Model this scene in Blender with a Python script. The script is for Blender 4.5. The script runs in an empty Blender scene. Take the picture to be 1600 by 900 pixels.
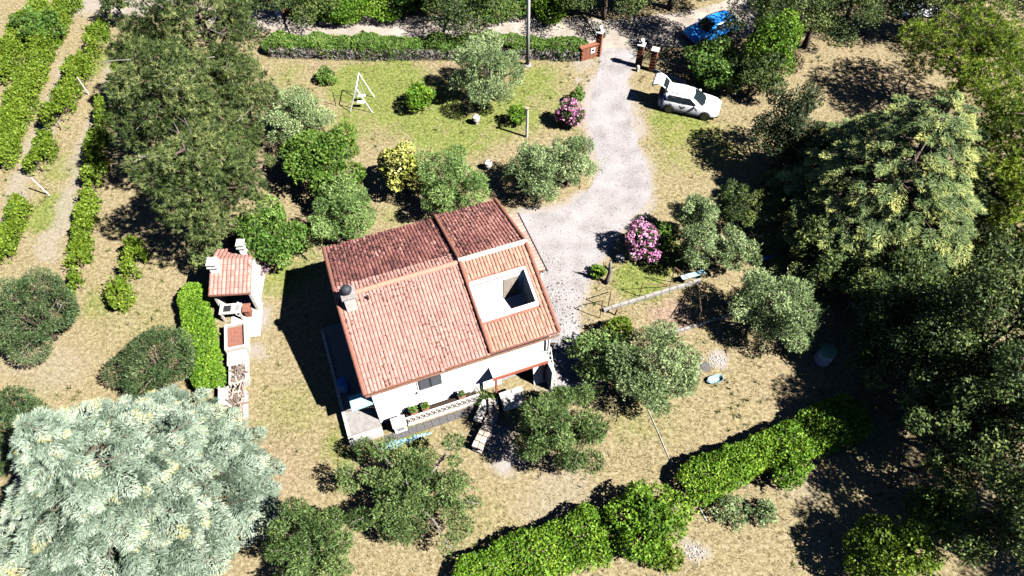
import bpy, math, random
import numpy as np
from mathutils import Vector, Matrix

# ------------------------------------------------------------------ camera, sky, sun, exposure
scene = bpy.context.scene
R = math.radians
cam_d = bpy.data.cameras.new('camera'); cam = bpy.data.objects.new('camera', cam_d)
scene.collection.objects.link(cam); scene.camera = cam
cam_d.sensor_width = 36.0; cam_d.lens = 36.0 * 1112.0 / 1600.0
cam_d.clip_start = 0.5; cam_d.clip_end = 3000.0
cam.location = (0, 0, 33.0); cam.rotation_euler = (R(90 - 54.3), 0, 0)

SUN_EL, SUN_AZ = 48.5, (0.906, -0.424)           # elevation in degrees, ground direction towards the sun
world = bpy.data.worlds.new('World'); scene.world = world; world.use_nodes = True
wn = world.node_tree.nodes; wl = world.node_tree.links
sky = wn.new('ShaderNodeTexSky'); sky.sky_type = 'NISHITA'; sky.sun_disc = False
sky.sun_elevation = R(SUN_EL); sky.sun_rotation = math.atan2(SUN_AZ[0], SUN_AZ[1])
sky.altitude = 1500; sky.air_density = 0.3; sky.dust_density = 0.0; sky.ozone_density = 6.0
wl.new(sky.outputs[0], wn['Background'].inputs[0]); wn['Background'].inputs[1].default_value = 0.05
sun_d = bpy.data.lights.new('sun', 'SUN'); sun_d.energy = 5.0; sun_d.angle = R(0.5); sun_d.color = (1.0, 0.96, 0.90)
sun = bpy.data.objects.new('sun', sun_d); scene.collection.objects.link(sun)
sv = Vector((SUN_AZ[0] * math.cos(R(SUN_EL)), SUN_AZ[1] * math.cos(R(SUN_EL)), math.sin(R(SUN_EL))))
sun.rotation_euler = sv.to_track_quat('Z', 'Y').to_euler(); sun.location = (30, -10, 60)
vs = scene.view_settings; vs.view_transform = 'Standard'; vs.look = 'None'; vs.exposure = 1.7; vs.gamma = 1.0
vs.use_curve_mapping = False
scene.cycles.max_bounces = 5; scene.cycles.diffuse_bounces = 0; scene.cycles.glossy_bounces = 2
scene.cycles.transmission_bounces = 3; scene.cycles.transparent_max_bounces = 4

# ------------------------------------------------------------------ helpers
COL = scene.collection
def link(o, parent=None):
    COL.objects.link(o)
    if parent is not None: o.parent = parent
    return o
def tag(o, label=None, cat=None, group=None, kind=None):
    if label: o['label'] = label
    if cat: o['category'] = cat
    if group: o['group'] = group
    if kind: o['kind'] = kind
    return o
GROUPS = {'olive_tree': 'olive trees of the garden', 'woodland_tree': 'dark woodland trees', 'pine_tree': 'pines', 'bush': 'leafy bushes', 'shrub': 'garden shrubs', 'hedge': 'green hedges', 'oleander': 'pink oleanders', 'round_tree': 'smooth round trees',
          'gate_pillar': 'brick gate pillars', 'parked_car': 'parked cars', 'potted_plant': 'potted plants before the house', 'urn': 'white urns on the lawn', 'pipe_frame': 'rusty pipe frames', 'plank_bench': 'plank benches', 'garden_wall': 'low garden walls', 'irrigation_pipe': 'white pipes on the ground', 'garden_stake': 'garden stakes'}
def thing(name, label, cat, loc=(0, 0, 0), rz=0.0, group=None):
    group = group or GROUPS.get(name)
    o = bpy.data.objects.new(name, None); o.empty_display_size = 0.3
    COL.objects.link(o); o.location = (loc[0], loc[1], loc[2] if len(loc) > 2 else 0); o.rotation_euler = (0, 0, R(rz))
    return tag(o, label, cat, group)
def copy_tree(o, parent=None):
    c = o.copy(); COL.objects.link(c); c.parent = parent
    for ch in [k for k in bpy.data.objects if k.parent == o]: copy_tree(ch, c)
    return c

class MB:
    """collects shapes into one mesh"""
    def __init__(s): s.v = []; s.f = []; s.t = []
    def add(s, vs, fs, tint=0.5):
        b = len(s.v); s.v += [tuple(p) for p in vs]; s.f += [tuple(i + b for i in f) for f in fs]
        s.t += [tint] * len(vs); return s
    def box(s, c, d, rz=0.0, tint=0.5, rot=None):
        m = rot if rot is not None else Matrix.Rotation(R(rz), 3, 'Z')
        p = []
        for z in (-.5, .5):
            for (x, y) in ((-.5, -.5), (.5, -.5), (.5, .5), (-.5, .5)):
                p.append(Vector(c) + m @ Vector((x * d[0], y * d[1], z * d[2])))
        return s.add(p, [(3, 2, 1, 0), (4, 5, 6, 7), (0, 1, 5, 4), (1, 2, 6, 5), (2, 3, 7, 6), (3, 0, 4, 7)], tint)
    def tube(s, pts, rad, n=6, tint=0.5, cap=True):
        pts = [Vector(p) for p in pts]; rs = rad if isinstance(rad, (list, tuple)) else [rad] * len(pts)
        vs = []; fs = []
        for i, p in enumerate(pts):
            d = (pts[min(i + 1, len(pts) - 1)] - pts[max(i - 1, 0)])
            d = d.normalized() if d.length > 1e-6 else Vector((0, 0, 1))
            a = d.cross(Vector((0, 0, 1)) if abs(d.z) < .95 else Vector((1, 0, 0))).normalized(); b = d.cross(a)
            for k in range(n):
                t = 2 * math.pi * k / n; vs.append(p + (a * math.cos(t) + b * math.sin(t)) * rs[i])
        for i in range(len(pts) - 1):
            for k in range(n):
                k2 = (k + 1) % n; fs.append((i * n + k, i * n + k2, (i + 1) * n + k2, (i + 1) * n + k))
        if cap:
            fs.append(tuple(range(n))[::-1]); fs.append(tuple((len(pts) - 1) * n + k for k in range(n)))
        return s.add(vs, fs, tint)
    def lathe(s, c, prof, n=14, tint=0.5):
        vs = []; fs = []
        for (r, z) in prof:
            for k in range(n):
                t = 2 * math.pi * k / n; vs.append((c[0] + r * math.cos(t), c[1] + r * math.sin(t), c[2] + z))
        for i in range(len(prof) - 1):
            for k in range(n):
                k2 = (k + 1) % n; fs.append((i * n + k, i * n + k2, (i + 1) * n + k2, (i + 1) * n + k))
        fs.append(tuple(range(n))[::-1]); fs.append(tuple((len(prof) - 1) * n + k for k in range(n)))
        return s.add(vs, fs, tint)
    def poly(s, pts, z0, z1, tint=0.5):
        n = len(pts); vs = [(p[0], p[1], z0) for p in pts] + [(p[0], p[1], z1) for p in pts]
        fs = [tuple(range(n))[::-1], tuple(range(n, 2 * n))] + [(i, (i + 1) % n, n + (i + 1) % n, n + i) for i in range(n)]
        return s.add(vs, fs, tint)
    def rock(s, c, d, seed, tint=0.5):
        rn = random.Random(seed); vs = []; n = 7
        for (z, k) in ((-.5, .75), (-.05, 1.0), (.35, .8), (.5, .4)):
            for i in range(n):
                t = 2 * math.pi * (i + rn.random() * .5) / n; q = k * rn.uniform(.8, 1.15) * .5
                vs.append((c[0] + math.cos(t) * q * d[0], c[1] + math.sin(t) * q * d[1], c[2] + z * d[2]))
        fs = [tuple(range(n))[::-1], tuple(3 * n + k for k in range(n))]
        for i in range(3):
            for k in range(n): fs.append((i * n + k, i * n + (k + 1) % n, (i + 1) * n + (k + 1) % n, (i + 1) * n + k))
        return s.add(vs, fs, tint)
    def mesh(s, name):
        me = bpy.data.meshes.new(name); me.from_pydata(s.v, [], s.f)
        at = me.attributes.new('tint', 'FLOAT', 'POINT'); at.data.foreach_set('value', np.array(s.t, dtype=np.float32))
        return me
    def build(s, name, mat, parent=None, bevel=0.0, smooth=False, kind=None, subsurf=0):
        me = s.mesh(name); me.materials.append(mat)
        if smooth: me.polygons.foreach_set('use_smooth', [True] * len(me.polygons))
        o = link(bpy.data.objects.new(name, me), parent)
        if bevel > 0:
            m = o.modifiers.new('bevel', 'BEVEL'); m.width = bevel; m.segments = 2; m.limit_method = 'ANGLE'
        if subsurf:
            m = o.modifiers.new('sub', 'SUBSURF'); m.levels = subsurf; m.render_levels = subsurf
        if kind: o['kind'] = kind
        return o

def np_mesh(name, V, tint, mat, parent=None, per=4):
    """mesh of separate quads (or triangles) from an (N*per,3) array"""
    V = np.asarray(V, dtype=np.float32); n = len(V) // per
    me = bpy.data.meshes.new(name)
    me.vertices.add(n * per); me.vertices.foreach_set('co', V.ravel())
    me.loops.add(n * per); me.loops.foreach_set('vertex_index', np.arange(n * per, dtype=np.int32))
    me.polygons.add(n); me.polygons.foreach_set('loop_start', np.arange(0, n * per, per, dtype=np.int32))
    me.update(calc_edges=True)
    at = me.attributes.new('tint', 'FLOAT', 'POINT'); at.data.foreach_set('value', np.repeat(np.asarray(tint, dtype=np.float32), per))
    me.materials.append(mat)
    return link(bpy.data.objects.new(name, me), parent)

# lattice noise for masks and outlines
_NZ = np.random.default_rng(5).random((256, 256))
def vnoise(x, y, s=1.0, o=0):
    x = np.asarray(x, float) / s + 31.7 + o * 17.3; y = np.asarray(y, float) / s + 57.1 + o * 9.7
    xi = np.floor(x).astype(int); yi = np.floor(y).astype(int); fx = x - xi; fy = y - yi
    fx = fx * fx * (3 - 2 * fx); fy = fy * fy * (3 - 2 * fy)
    g = lambda a, b: _NZ[a % 256, b % 256]
    return (g(xi, yi) * (1 - fx) + g(xi + 1, yi) * fx) * (1 - fy) + (g(xi, yi + 1) * (1 - fx) + g(xi + 1, yi + 1) * fx) * fy
def fbm(x, y, s=1.0, o=0):
    return vnoise(x, y, s, o) * .5 + vnoise(x, y, s / 2.1, o + 1) * .3 + vnoise(x, y, s / 4.3, o + 2) * .2

# ------------------------------------------------------------------ materials
def newmat(name):
    m = bpy.data.materials.new(name); m.use_nodes = True
    nt = m.node_tree; return m, nt.nodes, nt.links, nt.nodes['Principled BSDF']
def mat(name, c, rough=.8, var=.12, scale=6.0, bump=0.0, c2=None, metal=0.0, spec=.3, bscale=None):
    m, N, Lk, b = newmat(name)
    b.inputs['Roughness'].default_value = rough; b.inputs['Metallic'].default_value = metal
    b.inputs['Specular IOR Level'].default_value = spec
    tc = N.new('ShaderNodeTexCoord'); nz = N.new('ShaderNodeTexNoise'); nz.inputs['Scale'].default_value = scale
    nz.inputs['Detail'].default_value = 5; Lk.new(tc.outputs['Object'], nz.inputs['Vector'])
    rp = N.new('ShaderNodeValToRGB'); rp.color_ramp.elements[0].position = .3; rp.color_ramp.elements[1].position = .7
    d = c2 or tuple(v * (1 - var * 2) for v in c)
    rp.color_ramp.elements[0].color = (*d, 1); rp.color_ramp.elements[1].color = (*c, 1)
    Lk.new(nz.outputs['Fac'], rp.inputs['Fac']); Lk.new(rp.outputs['Color'], b.inputs['Base Color'])
    if bump:
        n2 = N.new('ShaderNodeTexNoise'); n2.inputs['Scale'].default_value = bscale or scale * 5; n2.inputs['Detail'].default_value = 4
        Lk.new(tc.outputs['Object'], n2.inputs['Vector'])
        bp = N.new('ShaderNodeBump'); bp.inputs['Strength'].default_value = bump; bp.inputs['Distance'].default_value = .03
        Lk.new(n2.outputs['Fac'], bp.inputs['Height']); Lk.new(bp.outputs['Normal'], b.inputs['Normal'])
    return m
def leafmat(name, stops, trans=.25, rough=.55, spec=.25):
    m, N, Lk, b = newmat(name)
    at = N.new('ShaderNodeAttribute'); at.attribute_name = 'tint'
    rp = N.new('ShaderNodeValToRGB'); cr = rp.color_ramp
    cr.elements[0].position = stops[0][0]; cr.elements[0].color = (*stops[0][1], 1)
    cr.elements[1].position = stops[-1][0]; cr.elements[1].color = (*stops[-1][1], 1)
    for p, c in stops[1:-1]:
        e = cr.elements.new(p); e.color = (*c, 1)
    Lk.new(at.outputs['Fac'], rp.inputs['Fac']); Lk.new(rp.outputs['Color'], b.inputs['Base Color'])
    b.inputs['Roughness'].default_value = rough; b.inputs['Specular IOR Level'].default_value = spec
    tr = N.new('ShaderNodeBsdfTranslucent'); Lk.new(rp.outputs['Color'], tr.inputs['Color'])
    mx = N.new('ShaderNodeMixShader'); mx.inputs[0].default_value = trans
    Lk.new(b.outputs[0], mx.inputs[1]); Lk.new(tr.outputs[0], mx.inputs[2])
    Lk.new(mx.outputs[0], N['Material Output'].inputs['Surface'])
    return m
def tintmat(name, stops, rough=.85, scale=9.0, amt=.35, bump=.0):
    """colour from the per-piece tint, broken up by noise"""
    m, N, Lk, b = newmat(name); b.inputs['Roughness'].default_value = rough; b.inputs['Specular IOR Level'].default_value = .2
    at = N.new('ShaderNodeAttribute'); at.attribute_name = 'tint'
    tc = N.new('ShaderNodeTexCoord'); nz = N.new('ShaderNodeTexNoise'); nz.inputs['Scale'].default_value = scale; nz.inputs['Detail'].default_value = 6
    Lk.new(tc.outputs['Object'], nz.inputs['Vector'])
    ma = N.new('ShaderNodeMath'); ma.operation = 'MULTIPLY_ADD'; ma.inputs[1].default_value = amt * 2; ma.inputs[2].default_value = -amt
    Lk.new(nz.outputs['Fac'], ma.inputs[0])
    ad = N.new('ShaderNodeMath'); ad.operation = 'ADD'; Lk.new(ma.outputs[0], ad.inputs[0]); Lk.new(at.outputs['Fac'], ad.inputs[1])
    rp = N.new('ShaderNodeValToRGB'); cr = rp.color_ramp
    cr.elements[0].position = stops[0][0]; cr.elements[0].color = (*stops[0][1], 1)
    cr.elements[1].position = stops[-1][0]; cr.elements[1].color = (*stops[-1][1], 1)
    for p, c in stops[1:-1]:
        e = cr.elements.new(p); e.color = (*c, 1)
    Lk.new(ad.outputs[0], rp.inputs['Fac']); Lk.new(rp.outputs['Color'], b.inputs['Base Color'])
    if bump:
        bp = N.new('ShaderNodeBump'); bp.inputs['Strength'].default_value = bump; bp.inputs['Distance'].default_value = .02
        Lk.new(nz.outputs['Fac'], bp.inputs['Height']); Lk.new(bp.outputs['Normal'], b.inputs['Normal'])
    return m

MT = {}
MT['olive'] = leafmat('olive_leaf', [(0, (.047, .078, .027)), (.5, (.189, .277, .108)), (1, (.513, .594, .297))], .25)
MT['olive_dark'] = leafmat('olive_leaf_deep', [(0, (.034, .068, .016)), (.5, (.137, .234, .062)), (1, (.377, .494, .169))], .25)
MT['olive_deep'] = leafmat('deep_olive_leaf', [(0, (.022, .044, .010)), (.5, (.088, .150, .040)), (1, (.25, .33, .115))], .22)
MT['citrus'] = leafmat('citrus_leaf', [(0, (.016, .038, .006)), (.5, (.070, .145, .016)), (1, (.200, .290, .050))], .2)
MT['laurel'] = leafmat('laurel_leaf', [(0, (.020, .044, .008)), (.5, (.078, .162, .022)), (1, (.216, .323, .069))], .2)
MT['hedge'] = leafmat('hedge_leaf', [(0, (.025, .065, .006)), (.5, (.100, .215, .014)), (1, (.280, .430, .040))], .25)
MT['vine'] = leafmat('vine_leaf', [(0, (.042, .084, .005)), (.5, (.120, .197, .014)), (1, (.253, .324, .042))], .3)
MT['gold'] = leafmat('variegated_leaf', [(0, (.10, .14, .015)), (.45, (.36, .38, .07)), (1, (.62, .60, .26))], .2)
MT['pine'] = leafmat('pine_needle', [(0, (.014, .025, .007)), (.5, (.075, .118, .030)), (1, (.30, .33, .12))], .2)
MT['umbrella'] = leafmat('bright_pine_needle', [(0, (.03, .055, .006)), (.5, (.155, .25, .020)), (1, (.40, .50, .05))], .25)
MT['blue_cedar'] = leafmat('blue_cedar_needle', [(0, (.014, .026, .014)), (.35, (.086, .125, .084)), (.62, (.192, .250, .186)), (.86, (.336, .402, .312)), (1, (.312, .294, .120))], .1)
MT['cedar'] = leafmat('green_cedar_needle', [(0, (.018, .035, .014)), (.45, (.115, .175, .060)), (1, (.42, .44, .13))], .12)
MT['shade_leaf'] = leafmat('shade_black_leaf', [(0, (.008, .016, .005)), (.5, (.022, .038, .012)), (1, (.07, .10, .035))], .08)  # near-black leaves: the deep shade of the spot put into their colour
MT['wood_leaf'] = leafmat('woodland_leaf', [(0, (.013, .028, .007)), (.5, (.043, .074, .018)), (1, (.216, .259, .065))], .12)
MT['ever'] = leafmat('evergreen_leaf', [(0, (.015, .030, .010)), (.5, (.050, .088, .030)), (1, (.15, .20, .085))], .12)
MT['oleander'] = leafmat('oleander_leaf', [(0, (.022, .044, .013)), (.5, (.066, .121, .033)), (1, (.154, .220, .077))], .2)
MT['pink'] = leafmat('pink_blossom', [(0, (.46, .10, .27)), (.5, (.66, .24, .47)), (1, (.80, .48, .66))], .25)
MT['purple'] = leafmat('dry_purple_twig', [(0, (.08, .05, .07)), (.5, (.17, .11, .14)), (1, (.30, .22, .25))], .1)
MT['twig'] = leafmat('grey_twig', [(0, (.12, .10, .10)), (.5, (.26, .22, .23)), (1, (.45, .40, .42))], .05)
MT['grass'] = leafmat('grass_blade', [(0, (.041, .060, .011)), (.35, (.124, .124, .039)), (.6, (.207, .170, .087)), (1, (.386, .331, .216))], .2, .8, .1)
MT['bark'] = mat('bark', (.16, .12, .09), .9, .3, 8, .6)
MT['grey_bark'] = mat('grey_bark', (.238, .210, .189), .9, .25, 8, .5)
MT['plaster'] = mat('white_plaster', (.80, .78, .74), .85, .05, 3, .15)
MT['whitestone'] = mat('white_stone', (.48, .455, .42), .85, .12, 5, .4)
MT['soil_shade'] = mat('dark_soil_shade', (.045, .032, .022), .95, .3, 14, .6)  # near-black soil tone standing in for shade behind the pierced blocks
MT['kerb'] = mat('weathered_kerb', (.30, .285, .26), .9, .2, 6, .5)
MT['concrete'] = mat('concrete', (.252, .238, .231), .9, .15, 5, .4)
MT['darkstone'] = mat('dark_plinth_stone', (.119, .112, .112), .9, .2, 14, .5)
MT['brick'] = mat('brick_red', (.270, .105, .060), .9, .18, 12, .3)
MT['beam'] = mat('red_painted_beam', (.336, .096, .064), .7, .12, 5, .1)
MT['whitepaint'] = mat('white_paint', (.80, .80, .78), .5, .04, 4)
MT['iron'] = mat('dark_iron', (.035, .035, .04), .55, .2, 8, 0, None, .3)
MT['rust'] = mat('rusty_pipe', (.20, .11, .07), .8, .3, 12, .2)
MT['galv'] = mat('galvanised_pole', (.440, .440, .432), .55, .08, 6)
MT['timber'] = mat('grey_timber', (.336, .288, .240), .9, .2, 10, .4)
MT['blue'] = mat('pale_blue_paint', (.288, .480, .528), .6, .1, 5)
MT['deepblue'] = mat('blue_plastic', (.06, .18, .42), .5, .12, 5)
MT['shutter'] = mat('dark_shutter', (.03, .035, .045), .6, .1, 9)
MT['dark'] = mat('dark_interior', (.03, .028, .028), .9, .1, 4)
MT['black'] = mat('black_rubber', (.02, .02, .02), .7, .1, 8)
MT['glass'] = mat('dark_glass', (.012, .018, .022), .06, .05, 3, 0, None, 0, .6)
MT['carwhite'] = mat('white_car_paint', (.78, .79, .80), .25, .01, 2, 0, None, 0, .5)
MT['carblue'] = mat('blue_car_paint', (.03, .28, .80), .25, .03, 2, 0, None, 0, .6)
MT['alloy'] = mat('dark_alloy', (.10, .10, .11), .35, .1, 5, 0, None, .8)
MT['lamp'] = mat('headlamp', (.7, .72, .75), .15, .03, 5, 0, None, 0, .6)
MT['tail'] = mat('tail_lamp', (.35, .02, .02), .25, .05, 5, 0, None, 0, .6)
MT['tank'] = mat('dull_green_plastic', (.10, .22, .14), .6, .15, 5)
MT['tankwhite'] = mat('translucent_white_plastic', (.50, .54, .55), .5, .08, 4)
MT['skin'] = mat('skin', (.48, .30, .22), .6, .05, 6)
MT['cloth'] = mat('navy_cloth', (.03, .04, .09), .9, .2, 14, .2)
MT['hair'] = mat('dark_hair', (.02, .015, .012), .7, .2, 20)
MT['terracotta'] = mat('terracotta_slab', (.260, .111, .078), .85, .2, 9, .3)
MT['pebble'] = tintmat('pale_pebbles', [(0, (.221, .195, .176)), (.5, (.364, .338, .312)), (1, (.507, .494, .468))], .9, 12, .1)
MT['bluepebble'] = tintmat('pale_blue_pebbles', [(0, (.090, .225, .315)), (.5, (.210, .390, .480)), (1, (.413, .540, .585))], .8, 12, .1)
MT['block'] = tintmat('stone_blocks', [(0, (.165, .128, .105)), (.5, (.345, .285, .247)), (1, (.540, .495, .450))], .9, 10, .12, .4)
MT['log'] = tintmat('firewood', [(0, (.075, .056, .045)), (.5, (.203, .158, .135)), (1, (.413, .345, .300))], .9, 14, .15, .4)
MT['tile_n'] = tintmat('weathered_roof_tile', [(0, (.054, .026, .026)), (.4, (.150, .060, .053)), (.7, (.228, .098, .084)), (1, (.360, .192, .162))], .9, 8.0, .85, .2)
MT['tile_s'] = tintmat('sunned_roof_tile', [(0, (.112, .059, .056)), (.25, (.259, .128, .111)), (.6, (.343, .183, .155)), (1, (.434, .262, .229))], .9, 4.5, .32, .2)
def add_spots(m, sc, lo, hi, col):
    N = m.node_tree.nodes; Lk = m.node_tree.links; b = N['Principled BSDF']; src = b.inputs['Base Color'].links[0].from_socket
    tc = N.new('ShaderNodeTexCoord'); vo = N.new('ShaderNodeTexVoronoi'); vo.inputs['Scale'].default_value = sc; Lk.new(tc.outputs['Object'], vo.inputs['Vector'])
    nz = N.new('ShaderNodeTexNoise'); nz.inputs['Scale'].default_value = .55; Lk.new(tc.outputs['Object'], nz.inputs['Vector'])
    mp = N.new('ShaderNodeMapRange'); mp.inputs['From Min'].default_value = .38; mp.inputs['From Max'].default_value = .60; mp.inputs['To Min'].default_value = lo; mp.inputs['To Max'].default_value = hi; Lk.new(nz.outputs['Fac'], mp.inputs['Value'])
    ls = N.new('ShaderNodeMath'); ls.operation = 'LESS_THAN'; Lk.new(vo.outputs['Distance'], ls.inputs[0]); Lk.new(mp.outputs[0], ls.inputs[1])
    ml = N.new('ShaderNodeMath'); ml.operation = 'MULTIPLY'; ml.inputs[1].default_value = .75; Lk.new(ls.outputs[0], ml.inputs[0])
    mx = N.new('ShaderNodeMix'); mx.data_type = 'RGBA'; Lk.new(ml.outputs[0], mx.inputs['Factor']); Lk.new(src, mx.inputs[6]); mx.inputs[7].default_value = (*col, 1); Lk.new(mx.outputs[2], b.inputs['Base Color'])
add_spots(MT['tile_s'], 5.0, .06, .36, (.085, .045, .036))
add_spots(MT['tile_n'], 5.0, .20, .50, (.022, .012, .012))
MT['tile_o'] = tintmat('newer_orange_roof_tile', [(0, (.235, .115, .082)), (.5, (.345, .180, .133)), (1, (.43, .255, .195))], .9, 5, .28, .2)
MT['pale_ridge'] = mat('pale_ridge_cap', (.495, .413, .352), .9, .12, 7, .3)  # paler colour for the ridge caps of the right bay

# ------------------------------------------------------------------ ground
def capsule(x, y, pts, w):
    """1 inside a polyline of half-width w, falling off"""
    d = np.full(np.shape(x), 1e9)
    for a, b in zip(pts[:-1], pts[1:]):
        ax, ay = a[0], a[1]; bx, by = b[0] - ax, b[1] - ay; L2 = bx * bx + by * by + 1e-9
        t = np.clip(((x - ax) * bx + (y - ay) * by) / L2, 0, 1)
        d = np.minimum(d, np.hypot(x - ax - t * bx, y - ay - t * by))
    return d
def inside(x, y, poly):
    c = np.zeros(np.shape(x), bool); n = len(poly); j = n - 1
    for i in range(n):
        xi, yi = poly[i][0], poly[i][1]; xj, yj = poly[j][0], poly[j][1]
        c ^= ((yi > y) != (yj > y)) & (x < (xj - xi) * (y - yi) / (yj - yi + 1e-12) + xi); j = i
    return c
def sm(v, a, b):
    t = np.clip((v - a) / (b - a), 0, 1); return t * t * (3 - 2 * t)

DRIVE = [(6.76, 44.82, 0.00), (5.90, 41.87, 0.00), (5.30, 38.96, 0.00), (5.45, 35.87, 0.00), (5.67, 33.58, 0.00), (5.22, 31.74, 0.00), (4.16, 30.37, 0.00), (2.69, 29.57, 0.00), (0.47, 29.46, 0.00),
         (0.00, 28.78, 0.00), (1.08, 22.82, 0.00), (1.98, 19.09, 0.00), (1.87, 17.56, 0.00), (2.65, 17.11, 0.00), (3.92, 17.34, 0.00), (4.33, 18.51, 0.00), (3.67, 20.09, 0.00), (3.49, 21.96, 0.00), (3.95, 23.80, 0.00), (4.95, 25.47, 0.00), (5.76, 26.33, 0.00),
         (6.07, 27.31, 0.00), (7.29, 28.73, 0.00), (8.21, 29.99, 0.00), (8.85, 31.46, 0.00), (8.80, 33.17, 0.00), (8.52, 35.25, 0.00), (8.23, 38.43, 0.00), (8.19, 41.72, 0.00), (8.88, 44.07, 0.00),
         (9.24, 45.75, 0.00), (6.77, 46.22, 0.00)]
ROAD = [(-34.85, 51.73, 0.00), (-28.49, 51.03, 0.00), (-17.96, 49.15, 0.00), (-11.92, 48.73, 0.00), (-4.96, 48.56, 0.00), (2.48, 48.48, 0.00), (7.85, 47.58, 0.00), (10.84, 47.99, 0.00), (14.89, 48.65, 0.00), (19.20, 50.34, 0.00), (22.46, 53.63, 0.00)]
TRACKS = [[(-30.97, 28.78, 0.00), (-31.66, 33.46, 0.00), (-31.84, 37.78, 0.00), (-32.72, 44.44, 0.00)], [(-27.38, 26.04, 0.00), (-27.93, 30.10, 0.00), (-28.33, 35.25, 0.00), (-28.79, 40.46, 0.00), (-29.06, 46.38, 0.00)]]
GREEN = [((11.33, 37.13, 0.00), 3.2, .75), ((13.26, 35.56, 0.00), 3.0, .6), ((9.65, 34.05, 0.00), 1.8, .5), ((3.54, 38.43, 0.00), 2.0, .7), ((-6.69, 39.10, 0.00), 4.5, .8), ((-11.06, 41.87, 0.00), 3.5, .75), ((-28.74, 33.46, 0.00), 2.0, .6), ((-31.52, 35.25, 0.00), 1.6, .6), ((-8.72, 41.51, 0.00), 4.2, .85), ((-10.54, 37.78, 0.00), 3.6, .6), ((-4.33, 36.50, 0.00), 4.0, .75), ((-0.44, 38.43, 0.00), 3.5, .8), ((1.84, 41.87, 0.00), 3.2, .7), ((-15.33, 42.59, 0.00), 3, .45), ((7.40, 24.62, 0.00), 2.2, .95),
         ((9.06, 26.04, 0.00), 1.8, .8), ((-13.24, 24.17, 0.00), 1.7, .7), ((-11.23, 16.10, 0.00), 2.2, .35), ((-8.23, 14.36, 0.00), 1.6, .5), ((-5.06, 14.36, 0.00), 1.4, .7), ((11.84, 34.65, 0.00), 2.6, .6), ((7.12, 15.74, 0.00), 3.0, .3), ((-1.17, 9.70, 0.00), 2.4, .3),
         ((-28.52, 29.57, 0.00), 2.2, .8), ((-23.63, 22.82, 0.00), 1.6, .5), ((-30.70, 44.07, 0.00), 2.0, .8), ((-21.87, 22.39, 0.00), 2.2, .25), ((-12.11, 25.09, 0.00), 1.6, .6), ((-7.47, 29.04, 0.00), 1.5, .5), ((-25.06, 16.10, 0.00), 2.5, .3), ((-19.82, 21.53, 0.00), 2.0, .3)]
YELLOW = [((13.85, 34.05, 0.00), 3.0, .8), ((11.20, 36.18, 0.00), 2.2, .6), ((13.08, 37.13, 0.00), 2.2, .5), ((15.30, 32.88, 0.00), 2, .5)]
PALE = [((-17.21, 22.39, 0.00), 1.2, .4), ((-13.81, 21.53, 0.00), .9, .8), ((-13.77, 19.69, 0.00), .8, .7), ((-14.61, 22.82, 0.00), .8, 1), ((-0.80, 14.70, 0.00), 1.3, .95), ((-0.16, 13.37, 0.00), 1.2, .9), ((10.83, 18.97, 0.00), .75, 1), ((9.81, 18.51, 0.00), .6, .7), ((2.42, 11.63, 0.00), 2.4, .4),
        ((1.50, 11.17, 0.00), 2.0, .35), ((-6.34, 29.57, 0.00), 1.4, .3), ((14.00, 12.09, 0.00), 1.6, .35), ((-23.94, 18.32, 0.00), 2.4, .4), ((-25.93, 19.09, 0.00), 2, .35), ((4.96, 44.07, 0.00), 1.2, .6), ((8.23, 9.13, 0.00), .7, .8), ((4.64, 42.59, 0.00), .5, 1)]
RED = [((8.91, 21.96, 0.00), 1.7, .9), ((5.79, 32.88, 0.00), 1.0, .8), ((3.98, 29.83, 0.00), 1.2, .9), ((2.76, 29.30, 0.00), .9, .8), ((-9.46, 44.22, 0.00), 3.5, .6), ((-15.11, 44.07, 0.00), 2.5, .6), ((-4.72, 44.07, 0.00), 2.5, .5), ((-15.71, 32.88, 0.00), 1.8, .6), ((-11.39, 12.72, 0.00), 3, .5),
       ((25.08, 42.59, 0.00), 6, .45), ((13.91, 17.19, 0.00), 2.5, .4)]
def masks(x, y):
    wx = x + (fbm(x, y, 1.7, 3) - .5) * 1.3; wy = y + (fbm(x, y, 1.7, 7) - .5) * 1.3
    big = fbm(x, y, 5.0, 1)
    def spots(L):
        v = np.zeros(np.shape(x))
        for (c, r, s) in L: v = np.maximum(v, s * (1 - sm(np.hypot(wx - c[0], wy - c[1]), r * .35, r * 1.15)))
        return v
    lush = np.clip(spots(GREEN) * (.85 + 1.2 * (fbm(x, y, 1.1, 9) - .25)) + (big - .5) * .5, 0, 1)
    pale = spots(PALE); red = np.clip(spots(RED) * (.4 + fbm(x, y, 1.4, 12)), 0, 1); yel = spots(YELLOW) * .75 * (.1 + fbm(x, y, .8, 14))
    dd = capsule(wx, wy, ROAD, 0); pale = np.maximum(pale, .7 * (1 - sm(dd, .8, 2.4)))
    ins = inside(wx, wy, DRIVE); pale = np.maximum(pale, np.where(ins, .9, 0))
    ed = capsule(wx, wy, DRIVE, 0); pale = np.maximum(pale, .75 * (1 - sm(ed, .1, 1.0)))
    for T in TRACKS:
        d = capsule(wx, wy, T, 0); pale = np.maximum(pale, .55 * (1 - sm(d, .35, 1.1)))
    lush = lush * (1 - .9 * np.clip(pale, 0, 1))
    return np.clip(lush, 0, 1), np.clip(pale, 0, 1), np.clip(red, 0, 1), np.clip(yel, 0, 1)

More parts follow.
